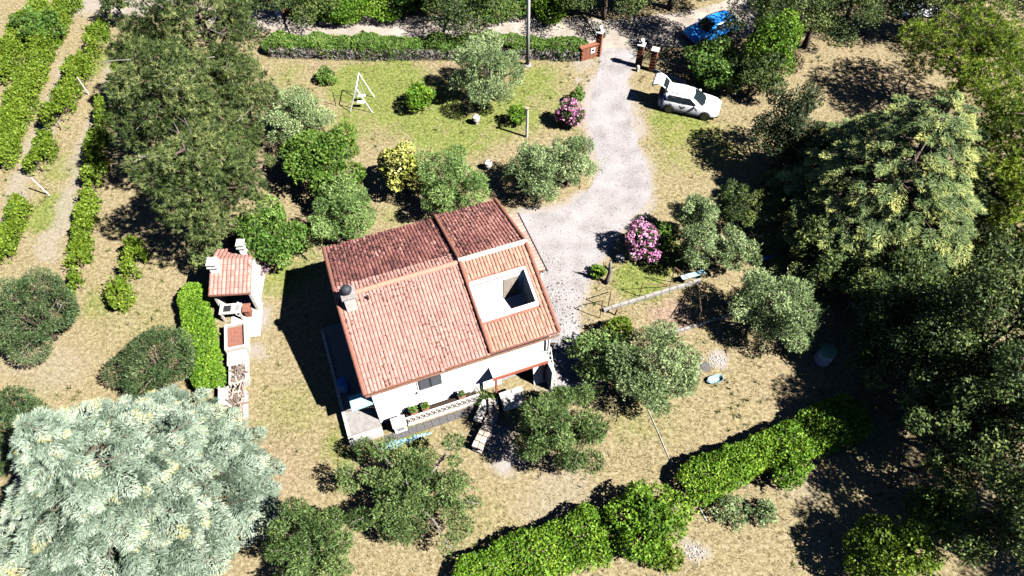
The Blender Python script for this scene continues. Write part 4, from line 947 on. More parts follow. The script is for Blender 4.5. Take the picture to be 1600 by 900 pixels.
# ------------------------------------------------------------------ swing
swf = [(-11.24, 38.76, 0.00), (-9.68, 38.70, 0.00), (-9.73, 40.32, 0.00), (-11.23, 40.39, 0.00)]
sc_ = Vector((sum(p[0] for p in swf) / 4, sum(p[1] for p in swf) / 4, 0))
sw = thing('swing', 'white tubular garden swing standing on the lawn', 'swing', sc_)
L4 = [Vector((p[0], p[1], 0)) - sc_ for p in swf]
fa = (L4[0] + L4[1]) / 2 + Vector((0, 0, 2.05)); ba = (L4[2] + L4[3]) / 2 + Vector((0, 0, 2.05))
for (q, ap) in ((L4[0], fa), (L4[1], fa), (L4[2], ba), (L4[3], ba)): MB().tube([q, ap], .032, 8).build('leg', MT['whitepaint'], sw)
MB().tube([fa, ba], .035, 8).build('top_bar', MT['whitepaint'], sw)
for (u, tz) in ((.30, .5), (.68, .55)):
    c0 = fa.lerp(ba, u); st = MB().box((c0.x, c0.y, tz), (.52, .26, .04)).build('seat', MT['whitepaint'], sw, bevel=.01)
    for s in (-.24, .24): MB().tube([(c0.x + s, c0.y, tz), (c0.x + s * .15, c0.y, 2.05)], .012, 5).build('chain', MT['galv'], st)
gp = thing('garden_stake', 'thin dark stake on the lawn left of the white swing', 'post', (-12.32, 39.43, 0.00))
MB().tube([(0, 0, 0), (0, 0, 1.15)], .03, 6).build('shaft', MT['iron'], gp); MB().tube([(0, 0, 1.12), (.12, 0, 1.12)], .015, 5).build('hook', MT['iron'], gp)
def urn(loc, label):
    t = thing('urn', label, 'urn', loc)
    MB().lathe((0, 0, 0), [(.16, 0), (.10, .08), (.24, .28), (.28, .46), (.22, .55), (.26, .60), (.18, .60)], 14).build('bowl', MT['whitestone'], t, smooth=True)
    m = MB(); m.tube([(-.22, 0, .55), (-.12, 0, .85), (.12, 0, .85), (.22, 0, .55)], .025, 6); m.build('handle', MT['timber'], t)
urn((-2.45, 37.58, 0.00), 'small white urn with a hoop handle on the lawn right of the round shrub'); urn((-1.54, 33.23, 0.00), 'small white urn with a hoop handle between two olives above the roof')
def fieldstone(loc, d, label, seed):
    o = MB().rock((0, 0, d[2] * .35), d, seed, .9).build('boulder', MT['whitestone'], None, bevel=.03); o.location = loc; tag(o, label, 'stone', 'white stones')
fieldstone((6.31, 25.70, 0.00), (.62, .55, .5), 'round white boulder just left of the lower pink oleander', 3)
fieldstone((-13.53, 25.32, 0.00), (.5, .35, .35), 'white stone at the foot of the dark shrub near the roof corner', 4)
fieldstone((19.11, 23.85, 0.00), (.7, .5, .45), 'white stone in the shade under the big cedar', 9)

# ------------------------------------------------------------------ cars
def loft(secs, cap=True):
    mb = MB(); n = len(secs[0]); v = [p for s in secs for p in s]; f = []
    for i in range(len(secs) - 1):
        for k in range(n): f.append((i * n + k, i * n + (k + 1) % n, (i + 1) * n + (k + 1) % n, (i + 1) * n + k))
    if cap: f.append(tuple(range(n))[::-1]); f.append(tuple((len(secs) - 1) * n + k for k in range(n)))
    return mb.add(v, f)
def make_car(name, label, loc, rz, paint, tail_open):
    t = thing(name, label, 'car', loc, rz)
    # length runs along x, front at +x
    prof = [(-2.08, .45, .82, .70), (-2.02, .28, .95, .80), (-1.75, .22, 1.0, .86), (-1.0, .20, 1.0, .89), (0, .20, .99, .90), (.75, .20, .97, .90), (1.25, .22, .93, .88), (1.75, .24, .86, .84), (2.0, .30, .76, .74), (2.10, .42, .66, .62)]
    secs = []
    for (x, zb, zt, hw) in prof:
        secs.append([(x, -hw * .86, zb), (x, -hw, zb + .14), (x, -hw * 1.0, (zb + zt) / 2 + .05), (x, -hw * .95, zt - .06), (x, -hw * .80, zt), (x, 0, zt + .03),
                     (x, hw * .80, zt), (x, hw * .95, zt - .06), (x, hw, (zb + zt) / 2 + .05), (x, hw, zb + .14), (x, hw * .86, zb)])
    loft(secs).build('body', paint, t, smooth=True, bevel=.01)
    # cabin: belt outline and roof outline
    bx0, bx1, rx0, rx1 = -1.95, .92, -1.58, .10
    gh = []
    for (x0_, x1_, hw, z, bow) in ((bx0, bx1, .80, .93, .10), (bx0 + .18, bx1 - .42, .735, 1.22, .09), (rx0, rx1, .64, 1.42, .07), (rx0 + .14, rx1 - .16, .52, 1.475, .05)):
        gh.append([(x0_ - bow * .4, 0, z), (x0_, -hw * .82, z), (x0_ + .18, -hw, z), ((x0_ + x1_) / 2, -hw * 1.02, z), (x1_ - .22, -hw, z), (x1_ - .04, -hw * .8, z), (x1_ + bow, 0, z),
                   (x1_ - .04, hw * .8, z), (x1_ - .22, hw, z), ((x0_ + x1_) / 2, hw * 1.02, z), (x0_ + .18, hw, z), (x0_, hw * .82, z)])
    loft(gh).build('cabin', paint, t, smooth=True)
    # glazing
    def pane(nm, pts, off, m='glass'):
        p = [Vector(q) for q in pts]; n = (p[1] - p[0]).cross(p[2] - p[0]).normalized(); c = sum(p, Vector()) / len(p)
        if n.dot(c - Vector((-.4, 0, .9))) < 0: n = -n
        MB().add([q + n * off for q in p] + [q - n * .02 for q in p], [tuple(range(len(p))), tuple(range(2 * len(p) - 1, len(p) - 1, -1))] + [(i, (i + 1) % len(p), len(p) + (i + 1) % len(p), len(p) + i) for i in range(len(p))]).build(nm, MT[m], t)
    ws = MB(); v = []
    for (z, xe, xc, hw) in ((.955, .90, 1.03, .63), (1.22, .52, .64, .585), (1.405, .16, .24, .50)):
        v += [(xe + .03, -hw, z), (xc + .02, -hw * .45, z + .01), (xc + .02, hw * .45, z + .01), (xe + .03, hw, z)]
    v += [(p[0] - .06, p[1], p[2] - .05) for p in v]
    f = [(r_ * 4 + k, r_ * 4 + k + 1, r_ * 4 + k + 5, r_ * 4 + k + 4) for r_ in range(2) for k in range(3)]
    f += [tuple(12 + i for i in reversed(q)) for q in f] + [(0, 12, 13, 1), (1, 13, 14, 2), (2, 14, 15, 3), (8, 9, 21, 20), (9, 10, 22, 21), (10, 11, 23, 22), (0, 4, 16, 12), (4, 8, 20, 16), (3, 15, 19, 7), (7, 19, 23, 11)]
    ws.add(v, f).build('windscreen', MT['glass'], t, smooth=False)
    for s in (-1, 1):
        pane('side_window', [(.60, s * .79, .98), (-.42, s * .815, .98), (-.42, s * .675, 1.37), (.02, s * .66, 1.37)], .045)
        pane('side_window', [(-.48, s * .815, .98), (-1.62, s * .79, 1.02), (-1.42, s * .66, 1.36), (-.48, s * .675, 1.37)], .045)
        MB().box((.50, s * .93, .99), (.16, .20, .12)).build('mirror', paint, t, bevel=.03)
        for (hx_, ) in ((-.25,), (-1.2,)): MB().box((hx_, s * .905, .80), (.20, .03, .04)).build('door_handle', MT['alloy'], t)
        MB().tube([(-1.35, s * .53, 1.50), (-.6, s * .55, 1.53), (.0, s * .52, 1.47)], .018, 6).build('roof_rail', MT['alloy'], t)
        MB().box((1.95, s * .56, .63), (.20, .30, .11), s * -18).build('headlight', MT['lamp'], t, bevel=.02)
        MB().box((-2.03, s * .62, .80), (.14, .30, .12)).build('tail_light', MT['tail'], t, bevel=.02)
        for xw in (-1.24, 1.22):
            o = MB().lathe((0, 0, 0), [(.385, -.10), (.385, .02)], 18).build('wheel_arch', MT['black'], t)
            o.rotation_euler = (R(-90 * s), 0, 0); o.location = (xw, s * .875, .345)
            wh = MB().lathe((0, 0, 0), [(.20, -.1), (.315, -.10), (.335, -.06), (.335, .06), (.315, .10), (.22, .10)], 20).build('wheel', MT['black'], t, smooth=False)
            wh.rotation_euler = (R(-90 * s), 0, 0); wh.location = (xw, s * .83, .335)
            rm = MB(); rm.lathe((0, 0, 0), [(.05, .10), (.05, .115)], 10)
            for k in range(5): rm.box((math.cos(k * 1.2566) * .12, math.sin(k * 1.2566) * .12, .105), (.20, .05, .02), math.degrees(k * 1.2566))
            rm.lathe((0, 0, 0), [(.215, .09), (.225, .112), (.20, .112)], 18); rm.build('rim', MT['alloy'], wh)
    for s in (-1, 1):
        MB().box((0, s * .885, .27), (1.75, .05, .10)).build('sill_trim', MT['black'], t, bevel=.01)
        for xs in (.62, -.45, -1.3): MB().box((xs, s * .893, .66), (.016, .02, .56)).build('door_seam', MT['black'], t)
    MB().box((1.9, 0, .30), (.40, 1.35, .10)).build('front_skirt', MT['black'], t, bevel=.02)
    MB().box((2.07, 0, .42), (.08, 1.0, .16)).build('grille', MT['black'], t, bevel=.02)
    MB().box((-2.06, 0, .33), (.10, 1.2, .16)).build('rear_bumper', MT['black'], t, bevel=.02)
    if tail_open:
        MB().box((-1.86, 0, .86), (.5, 1.18, .42), rot=Matrix.Rotation(R(-38), 3, 'Y')).build('boot_opening', MT['black'], t)
        tg = MB(); v = []
        P_ = [(-1.50, 1.50, .55), (-1.95, 1.86, .60), (-2.32, 2.02, .62), (-2.62, 1.90, .62), (-2.72, 1.72, .58)]
        for (x, z, hw) in P_: v += [(x, -hw, z), (x, hw, z)]
        for (x, z, hw) in P_: v += [(x + .05, -hw * .94, z - .10), (x + .05, hw * .94, z - .10)]
        n = len(P_) * 2; f = [(2 * i, 2 * i + 2, 2 * i + 3, 2 * i + 1) for i in range(len(P_) - 1)] + [(n + 2 * i, n + 2 * i + 1, n + 2 * i + 3, n + 2 * i + 2) for i in range(len(P_) - 1)]
        f += [(2 * i, n + 2 * i, n + 2 * i + 2, 2 * i + 2) for i in range(len(P_) - 1)] + [(2 * i + 1, 2 * i + 3, n + 2 * i + 3, n + 2 * i + 1) for i in range(len(P_) - 1)]
        f += [(0, 1, n + 1, n), (n - 2, 2 * n - 2, 2 * n - 1, n - 1)]
        tgo = tg.add(v, f).build('tailgate', paint, t); tgo['label'] = 'raised open tailgate'
        MB().add([(-1.62, -.46, 1.62), (-1.62, .46, 1.62), (-1.95, .50, 1.882), (-1.95, -.50, 1.882)], [(0, 1, 2, 3)]).build('rear_window', MT['glass'], tgo)
    else:
        pane('rear_window', [(-1.98, -.56, .99), (-1.98, .56, .99), (-1.62, .48, 1.39), (-1.62, -.48, 1.39)], .05)
        MB().box((-2.09, 0, .62), (.03, .46, .11)).build('number_plate', MT['whitepaint'], t)
    return t
cw = (12.16, 38.36, 0.00)
make_car('parked_car', 'white estate car with its tailgate open on the grass beside the drive', (cw[0] + .1, cw[1] + .75, 0), -18.5, MT['carwhite'], True)
make_car('parked_car', 'bright blue car half hidden in the tree shade on the lane', (15.10, 47.50, 0.00), 207, MT['carblue'], False)

# ------------------------------------------------------------------ person at the open boot
pc = thing('person', 'person in dark clothes standing behind the open tailgate of the white car', 'person', (10.29, 38.96, 0.00), 20)
def skin_body():
    J = [((0, 0, .95), .155), ((0, .0, 1.15), .15), ((.05, 0, 1.36), .165), ((.08, 0, 1.47), .07), ((.10, 0, 1.54), .055), ((.13, 0, 1.63), .095), ((.14, 0, 1.74), .075)]
    E = [(i, i + 1) for i in range(6)]
    def chain(st, pts):
        p = st
        for q in pts: J.append(q); E.append((p, len(J) - 1)); p = len(J) - 1
    for s in (-1, 1):
        chain(0, [((0, s * .10, .88), .10), ((.03, s * .11, .48), .068), ((-.01, s * .12, .10), .05), ((.12, s * .13, .04), .045)])
        chain(2, [((.06, s * .19, 1.40), .068), ((.16, s * .24, 1.14), .052), ((.38, s * .20, 1.06), .042), ((.46, s * .19, 1.06), .04)])
    me = bpy.data.meshes.new('body'); me.from_pydata([j[0] for j in J], E, []); o = link(bpy.data.objects.new('body', me), pc)
    md = o.modifiers.new('skin', 'SKIN'); o.modifiers.new('sub', 'SUBSURF').render_levels = 1
    for i, (_, r) in enumerate(J): me.skin_vertices[0].data[i].radius = (r, r)
    me.skin_vertices[0].data[0].use_root = True; me.materials.append(MT['cloth']); return o
skin_body()
hd = MB().lathe((0, 0, 0), [(.03, -.13), (.085, -.09), (.10, 0), (.095, .07), (.05, .12), (.01, .13)], 12).build('head', MT['skin'], pc, smooth=True); hd.location = (.14, 0, 1.67)
hr = MB().lathe((0, 0, 0), [(.10, -.06), (.112, .0), (.108, .07), (.07, .13), (.01, .145)], 12).build('hair', MT['hair'], pc, smooth=True); hr.location = (.12, 0, 1.68)
for s in (-1, 1):
    hand = MB(); hand.box((.50, s * .19, 1.06), (.09, .03, .08))
    for k in range(4): hand.tube([(.54, s * .19, 1.03 + k * .02), (.59, s * .185, 1.03 + k * .021), (.62, s * .175, 1.02 + k * .021)], [.010, .009, .007], 5)
    hand.tube([(.48, s * .19, 1.10), (.53, s * .17, 1.125), (.56, s * .16, 1.12)], [.011, .010, .008], 5); hand.build('hand', MT['skin'], pc)

# ------------------------------------------------------------------ kitchen garden: low walls, pipe frames, planks
def lowwall(a, b, label, h=.26, wd=.17, seed=1):
    a = Vector((a[0], a[1], 0)); b = Vector((b[0], b[1], 0)); Lw = (b - a).length; an = math.degrees(math.atan2((b - a).y, (b - a).x)); t = thing('garden_wall', label, 'wall', a, an); rn = random.Random(seed)
    n = int(Lw / .5)
    for i in range(n): MB().box(((i + .5) * Lw / n, 0, h / 2), (Lw / n - .015, wd, h + rn.uniform(-.02, .03)), rn.uniform(-2, 2)).build('coping_block', MT['kerb'], t, bevel=.015)
lowwall((5.07, 22.09, 0.00), (10.81, 24.17, 0.00), 'long low white wall crossing the kitchen garden below the clothes frames', seed=1)
lowwall((8.30, 20.49, 0.00), (12.08, 21.79, 0.00), 'short low white wall half shaded between the two lower olives', .2, .14, 2)
def frame(p0, p1, h, label, drop=None):
    t = thing('pipe_frame', label, 'frame', p0); d = Vector((p1[0] - p0[0], p1[1] - p0[1], 0))
    MB().tube([(0, 0, 0), (0, 0, h)], .028, 6).build('post', MT['rust'], t); MB().tube([(0, 0, h), (d.x, d.y, drop if drop is not None else h)], .024, 6).build('bar', MT['rust'], t)
    if drop is None: MB().tube([(d.x, d.y, 0), (d.x, d.y, h)], .028, 6).build('post', MT['rust'], t)
frame((9.01, 23.85, 0.00), (10.32, 23.80, 0.00), 1.75, 'bent rusty pipe frame leaning over the light blue plank', .4)
frame((7.21, 23.13, 0.00), (9.00, 23.76, 0.00), 1.25, 'low rusty pipe frame standing on the white garden wall', .15)
frame((10.06, 21.11, 0.00), (10.49, 23.49, 0.00), 1.6, 'tall rusty pipe frame at the shaded right end of the vegetable bed', .5)
frame((5.37, 22.35, 0.00), (5.64, 23.35, 0.00), 1.5, 'rusty pipe stake at the left end of the long white garden wall', .2)
frame((4.86, 21.66, 0.00), (4.12, 22.39, 0.00), 1.7, 'dark pipe stake over the shaded corner near the house', .3)
st_ = thing('garden_stake', 'short rusty stake stuck in front of the white garden wall', 'post', (5.73, 21.87, 0.00))
MB().tube([(0, 0, 0), (.05, 0, .55)], .05, 6).build('shaft', MT['rust'], st_); MB().box((.05, 0, .57), (.14, .14, .04)).build('cap', MT['rust'], st_)
def plank(loc, rz, L, w, h, m, label, name='plank_bench'):
    t = thing(name, label, 'bench', loc, rz); 
    for k in (-1, 1): MB().box((0, k * w * .26, h), (L, w * .48, .05)).build('plank', MT[m], t, bevel=.008)
    for s in (-1, 1): MB().box((s * L * .36, 0, h / 2 - .013), (.08, w * .8, h - .026)).build('leg', MT['rust'], t)
plank((10.32, 24.30, 0.00), 18.1, 1.45, .30, .48, 'blue', 'light blue plank bench beside the white garden wall')
plank((16.05, 26.38, 0.00), 22.9, 1.3, .30, .45, 'deepblue', 'deep blue plank bench in the black shade left of the big cedar')
plank((14.84, 25.66, 0.00), 18.6, 1.5, .25, .3, 'deepblue', 'lower blue plank seat above the right olive, in the shade')
dt = thing('dead_trunk', 'bare grey dead tree trunk standing by the gravel near the garden wall', 'trunk', (5.36, 24.07, 0.00))
MB().tube([(0, 0, -.05), (.12, .02, .5), (.16, .04, 1.1), (.08, 0, 1.75), (.10, 0, 2.0)], [.16, .13, .12, .10, .05], 8).build('stem', MT['grey_bark'], dt, smooth=True)
MB().tube([(.14, .02, 1.1), (-.25, .1, 1.55), (-.3, .12, 1.9)], [.07, .05, .02], 6).build('branch', MT['grey_bark'], dt); MB().tube([(.16, .0, 1.3), (.35, -.1, 1.7)], [.05, .02], 6).build('branch', MT['grey_bark'], dt)
tk = thing('water_tank', 'round white water tank with a green lid in the shade at the right', 'tank', (16.45, 18.97, 0.00))
MB().lathe((0, 0, 0), [(.40, 0), (.43, .05), (.43, .95), (.40, 1.0)], 18).build('drum', MT['tankwhite'], tk, smooth=True); MB().lathe((0, 0, 1.0), [(.45, 0), (.45, .06), (.30, .16), (.10, .20)], 18).build('lid', MT['tank'], tk, smooth=True)
MB().tube([(.3, -.3, .2), (.42, -.42, .2)], .04, 8).build('tap', MT['iron'], tk)
sd = thing('slatted_rack', 'slatted grey timber rack in the deep shade under the big cedar', 'rack', (19.39, 21.87, 0.00), 20)
for i in range(7): MB().box((0, -.55 + i * .185, 1.1 - i * .03), (1.5, .11, .04)).build('slat', MT['timber'], sd)
for s in (-.7, .7):
    MB().box((s, 0, .98), (.07, 1.2, .07), rot=Matrix.Rotation(R(-9), 3, 'X')).build('rail', MT['timber'], sd)
    for y in (-.5, .5): MB().box((s, y, .45), (.07, .07, .9)).build('leg', MT['timber'], sd)
sk2 = MB().rock((0, 0, .2), (.6, .45, .45), 21, .9).build('sack', MT['whitepaint'], None, bevel=.03, subsurf=1); sk2.location = tuple((19.52, 21.58, 0.95)); tag(sk2, 'pale sack lying on the slatted rack under the cedar', 'sack')
bn = thing('basin', 'pale blue plastic basin lying on the dry grass right of the lower olive', 'basin', (10.59, 17.75, 0.00), 18)
m_ = MB(); v = []; f = []
for (k, z) in ((.72, 0), (1.0, .22), (.95, .22), (.68, .03)):
    for i in range(16):
        t = 2 * math.pi * i / 16; cs = math.cos(t); sn = math.sin(t); v.append((math.copysign(abs(cs) ** .6, cs) * .42 * k, math.copysign(abs(sn) ** .6, sn) * .22 * k, z))
for r_ in range(3):
    for i in range(16): f.append((r_ * 16 + i, r_ * 16 + (i + 1) % 16, (r_ + 1) * 16 + (i + 1) % 16, (r_ + 1) * 16 + i))
f.append(tuple(48 + i for i in range(16))[::-1]); f.append(tuple(range(16))[::-1]); m_.add(v, f); m_.build('shell', MT['blue'], bn)
MB().tube([(-.44, -.08, .2), (-.50, 0, .2), (-.44, .08, .2)], .015, 5).build('handle', MT['blue'], bn)
mh = MB().lathe((0, 0, 0), [(.30, 0), (.30, .03), (.24, .035)], 14).build('drain_cover', MT['darkstone'], None); mh.location = tuple((10.26, 18.59, 0.00)); tag(mh, 'dark round drain cover in the patch of pale stones', 'cover')
def cable(name, label, pts, r, m):
    o = MB().tube([(p[0], p[1], r + .015) for p in pts], r, 5).build(name, MT[m], None); tag(o, label, 'pipe', GROUPS.get(name))
cable('irrigation_pipe', 'thin white pipe crossing the dry lawn to the bottom hedge gap', [(6.90, 16.10, 0.00), (7.32, 14.70, 0.00), (7.74, 13.11, 0.00)], .02, 'galv')
cable('irrigation_pipe', 'thin white pipe lying in the gap of the bottom hedge', [(8.07, 12.79, 0.00), (8.58, 11.47, 0.00), (8.99, 10.45, 0.00)], .03, 'whitepaint')
wp = thing('white_sheet', 'crumpled white sheet glimpsed beneath the tree at the top right', 'sheet', (31.89, 50.68, 0.00))
m_ = MB(); rn = random.Random(3); v = [(x * .35, y * .35, .25 + rn.uniform(0, .35)) for y in range(-3, 4) for x in range(-4, 5)]
m_.add(v, [(j * 9 + i, j * 9 + i + 1, j * 9 + i + 10, j * 9 + i + 9) for j in range(6) for i in range(8)]); o_ = m_.build('cloth', MT['whitepaint'], wp); mo = o_.modifiers.new('thick', 'SOLIDIFY'); mo.thickness = .03
MB().box((0, 0, .14), (2.2, 1.5, .28)).build('pile', MT['timber'], wp)

# ------------------------------------------------------------------ vineyard
def vpost(loc, label, lean=(0, 0)):
    t = thing('vineyard_post', label, 'post', loc, 0, 'vineyard posts')
    MB().tube([(0, 0, -.05), (lean[0] * .5, lean[1] * .5, .75), (lean[0], lean[1], 1.5)], [.055, .05, .045], 7).build('shaft', MT['whitestone'], t)
    MB().tube([(lean[0] - .08, lean[1], 1.4), (lean[0] + .08, lean[1], 1.4)], .012, 5).build('wire_clip', MT['iron'], t)
def vrow(pts, wid, hei, label, den=300, m='vine', var=.9): return hedge('vine_row', label, 'vines', pts, wid * .82, hei, m, den, .17, .12, 'vine rows left of the pines', var, .1, 0, .12)
vrow([(-32.94, 33.34, 0.00), (-33.56, 37.13, 0.00), (-33.82, 39.43, 0.00), (-34.34, 42.73, 0.00), (-34.87, 46.38, 0.00), (-34.89, 51.55, 0.00)], 1.5, 1.35, 'leftmost bushy vine row running up to the lane', 380, 'vine', .6)
vrow([(-36.63, 41.87, 0.00), (-36.98, 45.59, 0.00), (-36.94, 50.51, 0.00)], 1.5, 1.3, 'vine row at the far left edge of the photo by the lane', 380, 'vine', .6)
vrow([(-30.47, 32.76, 0.00), (-30.34, 34.95, 0.00)], 1.1, 1.3, 'small group of vines above the leaning white post')
vrow([(-30.74, 36.81, 0.00), (-30.92, 40.46, 0.00), (-31.17, 44.07, 0.00), (-31.30, 48.15, 0.00)], 1.15, 1.35, 'upper stretch of the second vine row from the left')
vrow([(-29.60, 25.66, 0.00), (-29.75, 27.51, 0.00), (-30.11, 29.57, 0.00)], .95, 1.2, 'short vine stretch below the leaning white post at the left edge')
vrow([(-24.96, 24.86, 0.00), (-25.54, 27.26, 0.00), (-26.01, 30.10, 0.00)], .95, 1.2, 'vine row stretch in front of the pine shadow')
vrow([(-26.21, 30.91, 0.00), (-27.06, 34.65, 0.00), (-27.69, 38.10, 0.00)], .9, 1.2, 'middle stretch of the third vine row, half in the pine shadow')
vrow([(-24.40, 21.96, 0.00), (-24.53, 22.82, 0.00), (-24.72, 24.17, 0.00)], .6, .8, 'lowest thin stretch of the third vine row near the round tree')
vrow([(-27.88, 40.46, 0.00), (-28.22, 44.44, 0.00)], .8, 1.1, 'far stretch of the third vine row beneath the upper pine')
vrow([(-21.84, 22.30, 0.00), (-21.71, 23.71, 0.00)], 1.5, 1.2, 'lower vine bush of the row nearest the hedge')
vrow([(-21.70, 24.53, 0.00), (-21.83, 26.04, 0.00)], 1.1, 1.25, 'upper vine bush of the row nearest the hedge, at the pine shadow edge')
for (p, lb, le) in (((-29.15, 30.91, 0.00), 'leaning white vineyard post in the gap of the second row', (-.35, .05)), ((-30.01, 40.60, 0.00), 'white post in the upper part of the second vine row', (-.1, 0)), ((-24.50, 22.52, 0.00), 'leaning white post beside the round dark tree', (-.3, .1)), ((-26.38, 32.02, 0.00), 'white post in the third vine row at the shadow edge', (0, 0)), ((-24.21, 21.53, 0.00), 'lowest white post next to the round dark tree', (-.1, .1)), ((-37.38, 50.34, 0.00), 'pale post at the lane end of the leftmost vine row', (0, 0))): vpost(p, lb, le)

# ------------------------------------------------------------------ trees and shrubs
# garden north of the house
tree('olive', (-14.03, 36.11, 2.10), 2.08, 1.6, 'grey green olive between the pines and the white swing')
tree('olive', (-1.64, 40.04, 2.50), 2.34, 2.3, 'large grey green olive in front of the top hedge')
tree('olive', (1.48, 30.89, 2.00), 1.79, 1.75, 'left olive of the pair at the bend of the drive, nearer the ridge')
tree('olive', (3.46, 31.87, 2.00), 1.65, 1.75, 'right olive of the pair, hanging over the bend of the drive')
tree('olive_dark', (-9.82, 27.86, 1.90), 1.94, 1.7, 'soft green olive behind the upper left roof edge', den=1.25)
tree('olive_dark', (-3.58, 29.63, 2.20), 2.05, 1.9, 'open soft green olive behind the ridge of the house, right of the golden shrub', den=1.15)
tree('citrus', (-11.67, 31.88, 2.10), 2.44, 1.9, 'dense dark green citrus tree left of the golden shrub')
tree('gold', (-6.66, 31.17, 2.10), 1.28, 2.15, 'upright golden yellow variegated shrub on the lawn', 'shrub')
tree('hedge', (-6.42, 39.16, 0.95), 1.10, 1.0, 'round clipped bright green shrub in the middle of the lawn', 'shrub', trunk=False)
tree('hedge', (-13.38, 42.09, 0.50), 0.73, .6, 'small low shrub left of the white swing', 'shrub', trunk=False, m=MT['laurel'])
tree('laurel', (-13.72, 26.03, 2.00), 1.89, 1.9, 'broad leaved green shrub right of the barbecue house', 'shrub')
tree('hedge', (0.35, 37.50, 0.80), 0.65, .8, 'yellowish small bush beside the short white post', 'shrub', trunk=False)
tree('laurel', (4.53, 39.60, 0.70), 0.53, .6, 'small dark bush just above the upper pink oleander', 'shrub', trunk=False)
tree('laurel', (-14.48, 24.62, 0.50), .55, .5, 'low dry brown bush beside the tipped white tub', 'shrub', m=MT['purple'], trunk=False)
def oleander(c, a, h, label, nb):
    r, bl, rng = tree('oleander', c, a, h, label, 'oleander'); pos, out, T = blob_points(rng, bl, nb, .92); pos, out, T = cull_inside(pos, out, T, bl, .9)
    g = pos[:, 2] > .25; pos, out = pos[g], out[g]; P0 = np.repeat(pos, 5, 0) + rng.normal(0, .055, (len(pos) * 5, 3)); O = np.repeat(out, 5, 0)
    o = np_mesh('blossom', leafquads(rng, P0, O, .13, .12, .1, .1, .6), np.clip(rng.normal(.5, .22, len(P0)), 0, 1), MT['pink'], r); o['kind'] = 'stuff'
oleander((3.87, 37.39, 1.00), 0.90, 1.0, 'upper pink flowering oleander beside the drive', 420)
oleander((7.46, 26.13, 1.20), 1.03, 1.3, 'larger pink flowering oleander below the drive bend', 800)
tree('laurel', (8.77, 26.76, 0.90), .9, .9, 'dark leafy bush tucked behind the larger pink oleander', 'shrub', trunk=False)
tree('hedge', (4.97, 24.63, 0.30), .5, .35, 'low green tuft at the foot of the dead trunk', 'shrub', trunk=False, name='ground_plant')
# east of the house
tree('olive', (10.58, 27.26, 2.30), 1.21, 1.7, 'slim grey green olive right of the larger oleander')
tree('olive', (10.50, 25.23, 1.90), 1.29, 1.6, 'olive standing directly above the light blue plank bench')
tree('olive', (12.34, 24.90, 1.90), 1.18, 1.5, 'small olive at the edge of the black tree shade')
tree('olive_dark', (13.16, 28.20, 1.80), 1.35, 1.5, 'dark olive in the tree shade behind the slim olive', m=MT['wood_leaf'])
tree('olive', (13.75, 20.88, 2.10), 2.28, 2.0, 'broad grey green olive left of the water tank', nb=24)
tree('olive', (7.11, 17.22, 2.10), 2.21, 2.1, 'broad olive right of the front corner of the house', nb=24)
tree('hedge', (5.72, 20.26, 0.90), 0.89, .8, 'bright lime green shrub at the left end of the white garden wall', 'shrub', trunk=False, m=MT['vine'])
tree('wood_leaf', (4.44, 18.53, 1.30), 1.5, 1.0, 'thin dark bush in the shade between the house and the broad olive', 'shrub', m=MT['olive_dark'], name='shrub')
tree('olive_dark', (2.09, 14.11, 2.20), 1.97, 2.0, 'green olive in front of the store room end of the house', m=MT['olive_deep'], den=1.2)
tree('olive_dark', (-4.57, 11.16, 1.90), 2.97, 1.2, 'wide open olive on the lawn below the front wall of the house', m=MT['olive_deep'], den=.8, nb=30, rs=(.14, .25), sp=.9, squash=.8)
tree('olive_dark', (-8.53, 8.68, 1.80), 1.86, 1.5, 'olive beside the blue cedar at the bottom edge', m=MT['olive_deep'], den=1.0)
# left side
tree('ever', (-24.81, 20.28, 2.40), 2.38, 2.4, 'big smooth dark round tree at the left edge below the vines')
tree('ever', (-23.50, 13.98, 2.20), 1.85, 2.2, 'smooth dark round tree at the left edge beside the blue cedar')
tree('ever', (-18.13, 18.06, 1.40), 2.02, 1.3, 'low green bush behind the top of the blue cedar', 'shrub', name='shrub')
hedge('hedge', 'wedge of bright green hedge left of the white troughs', 'hedge', [(-17.68, 22.82, 0.00), (-16.92, 20.70, 0.00), (-16.31, 19.09, 0.00), (-15.49, 17.41, 0.00)], 1.6, 1.15, 'hedge', 400, var=.3)
hedge('hedge', 'narrow bright green hedge end beside the barbecue house', 'hedge', [(-18.02, 23.18, 0.00), (-17.29, 21.32, 0.00)], .75, 1.0, 'hedge', 400)
cedar((-17.3, 10.9, 0), 9.6, 6.2, 'huge silvery blue cedar filling the bottom left corner', 'blue_cedar', 760, 215, 5, .18, .042, 'blue_cedar', .95, (1.0, 1.9), .5, .32, 1.05)
pine((-19.24, 39.13, 6.00), 3.38, 4.2, 'upper tall grey green pine beside the lane', nb=36)
pine((-16.83, 35.42, 4.60), 2.05, 3.2, 'slimmer grey green pine on the lawn side of the row', nb=24, dead=3)
pine((-23.30, 37.98, 4.80), 2.03, 3.2, 'slimmer grey green pine on the vineyard side of the row', nb=24, dead=3)
pine((-15.93, 30.50, 4.20), 1.67, 3.0, 'low pine between the barbecue house and the lawn', nb=22, dead=3)
pine((-19.24, 32.26, 6.00), 3.23, 4.0, 'middle tall grey green pine of the row by the vineyard', nb=38)
pine((-16.37, 26.45, 5.50), 3.12, 3.8, 'lower tall grey green pine just behind the barbecue house', nb=38)
tree('ever', (-17.20, 24.87, 1.60), .95, 1.5, 'small bluish juniper touching the barbecue house roof', 'shrub', m=MT['cedar'], name='juniper')
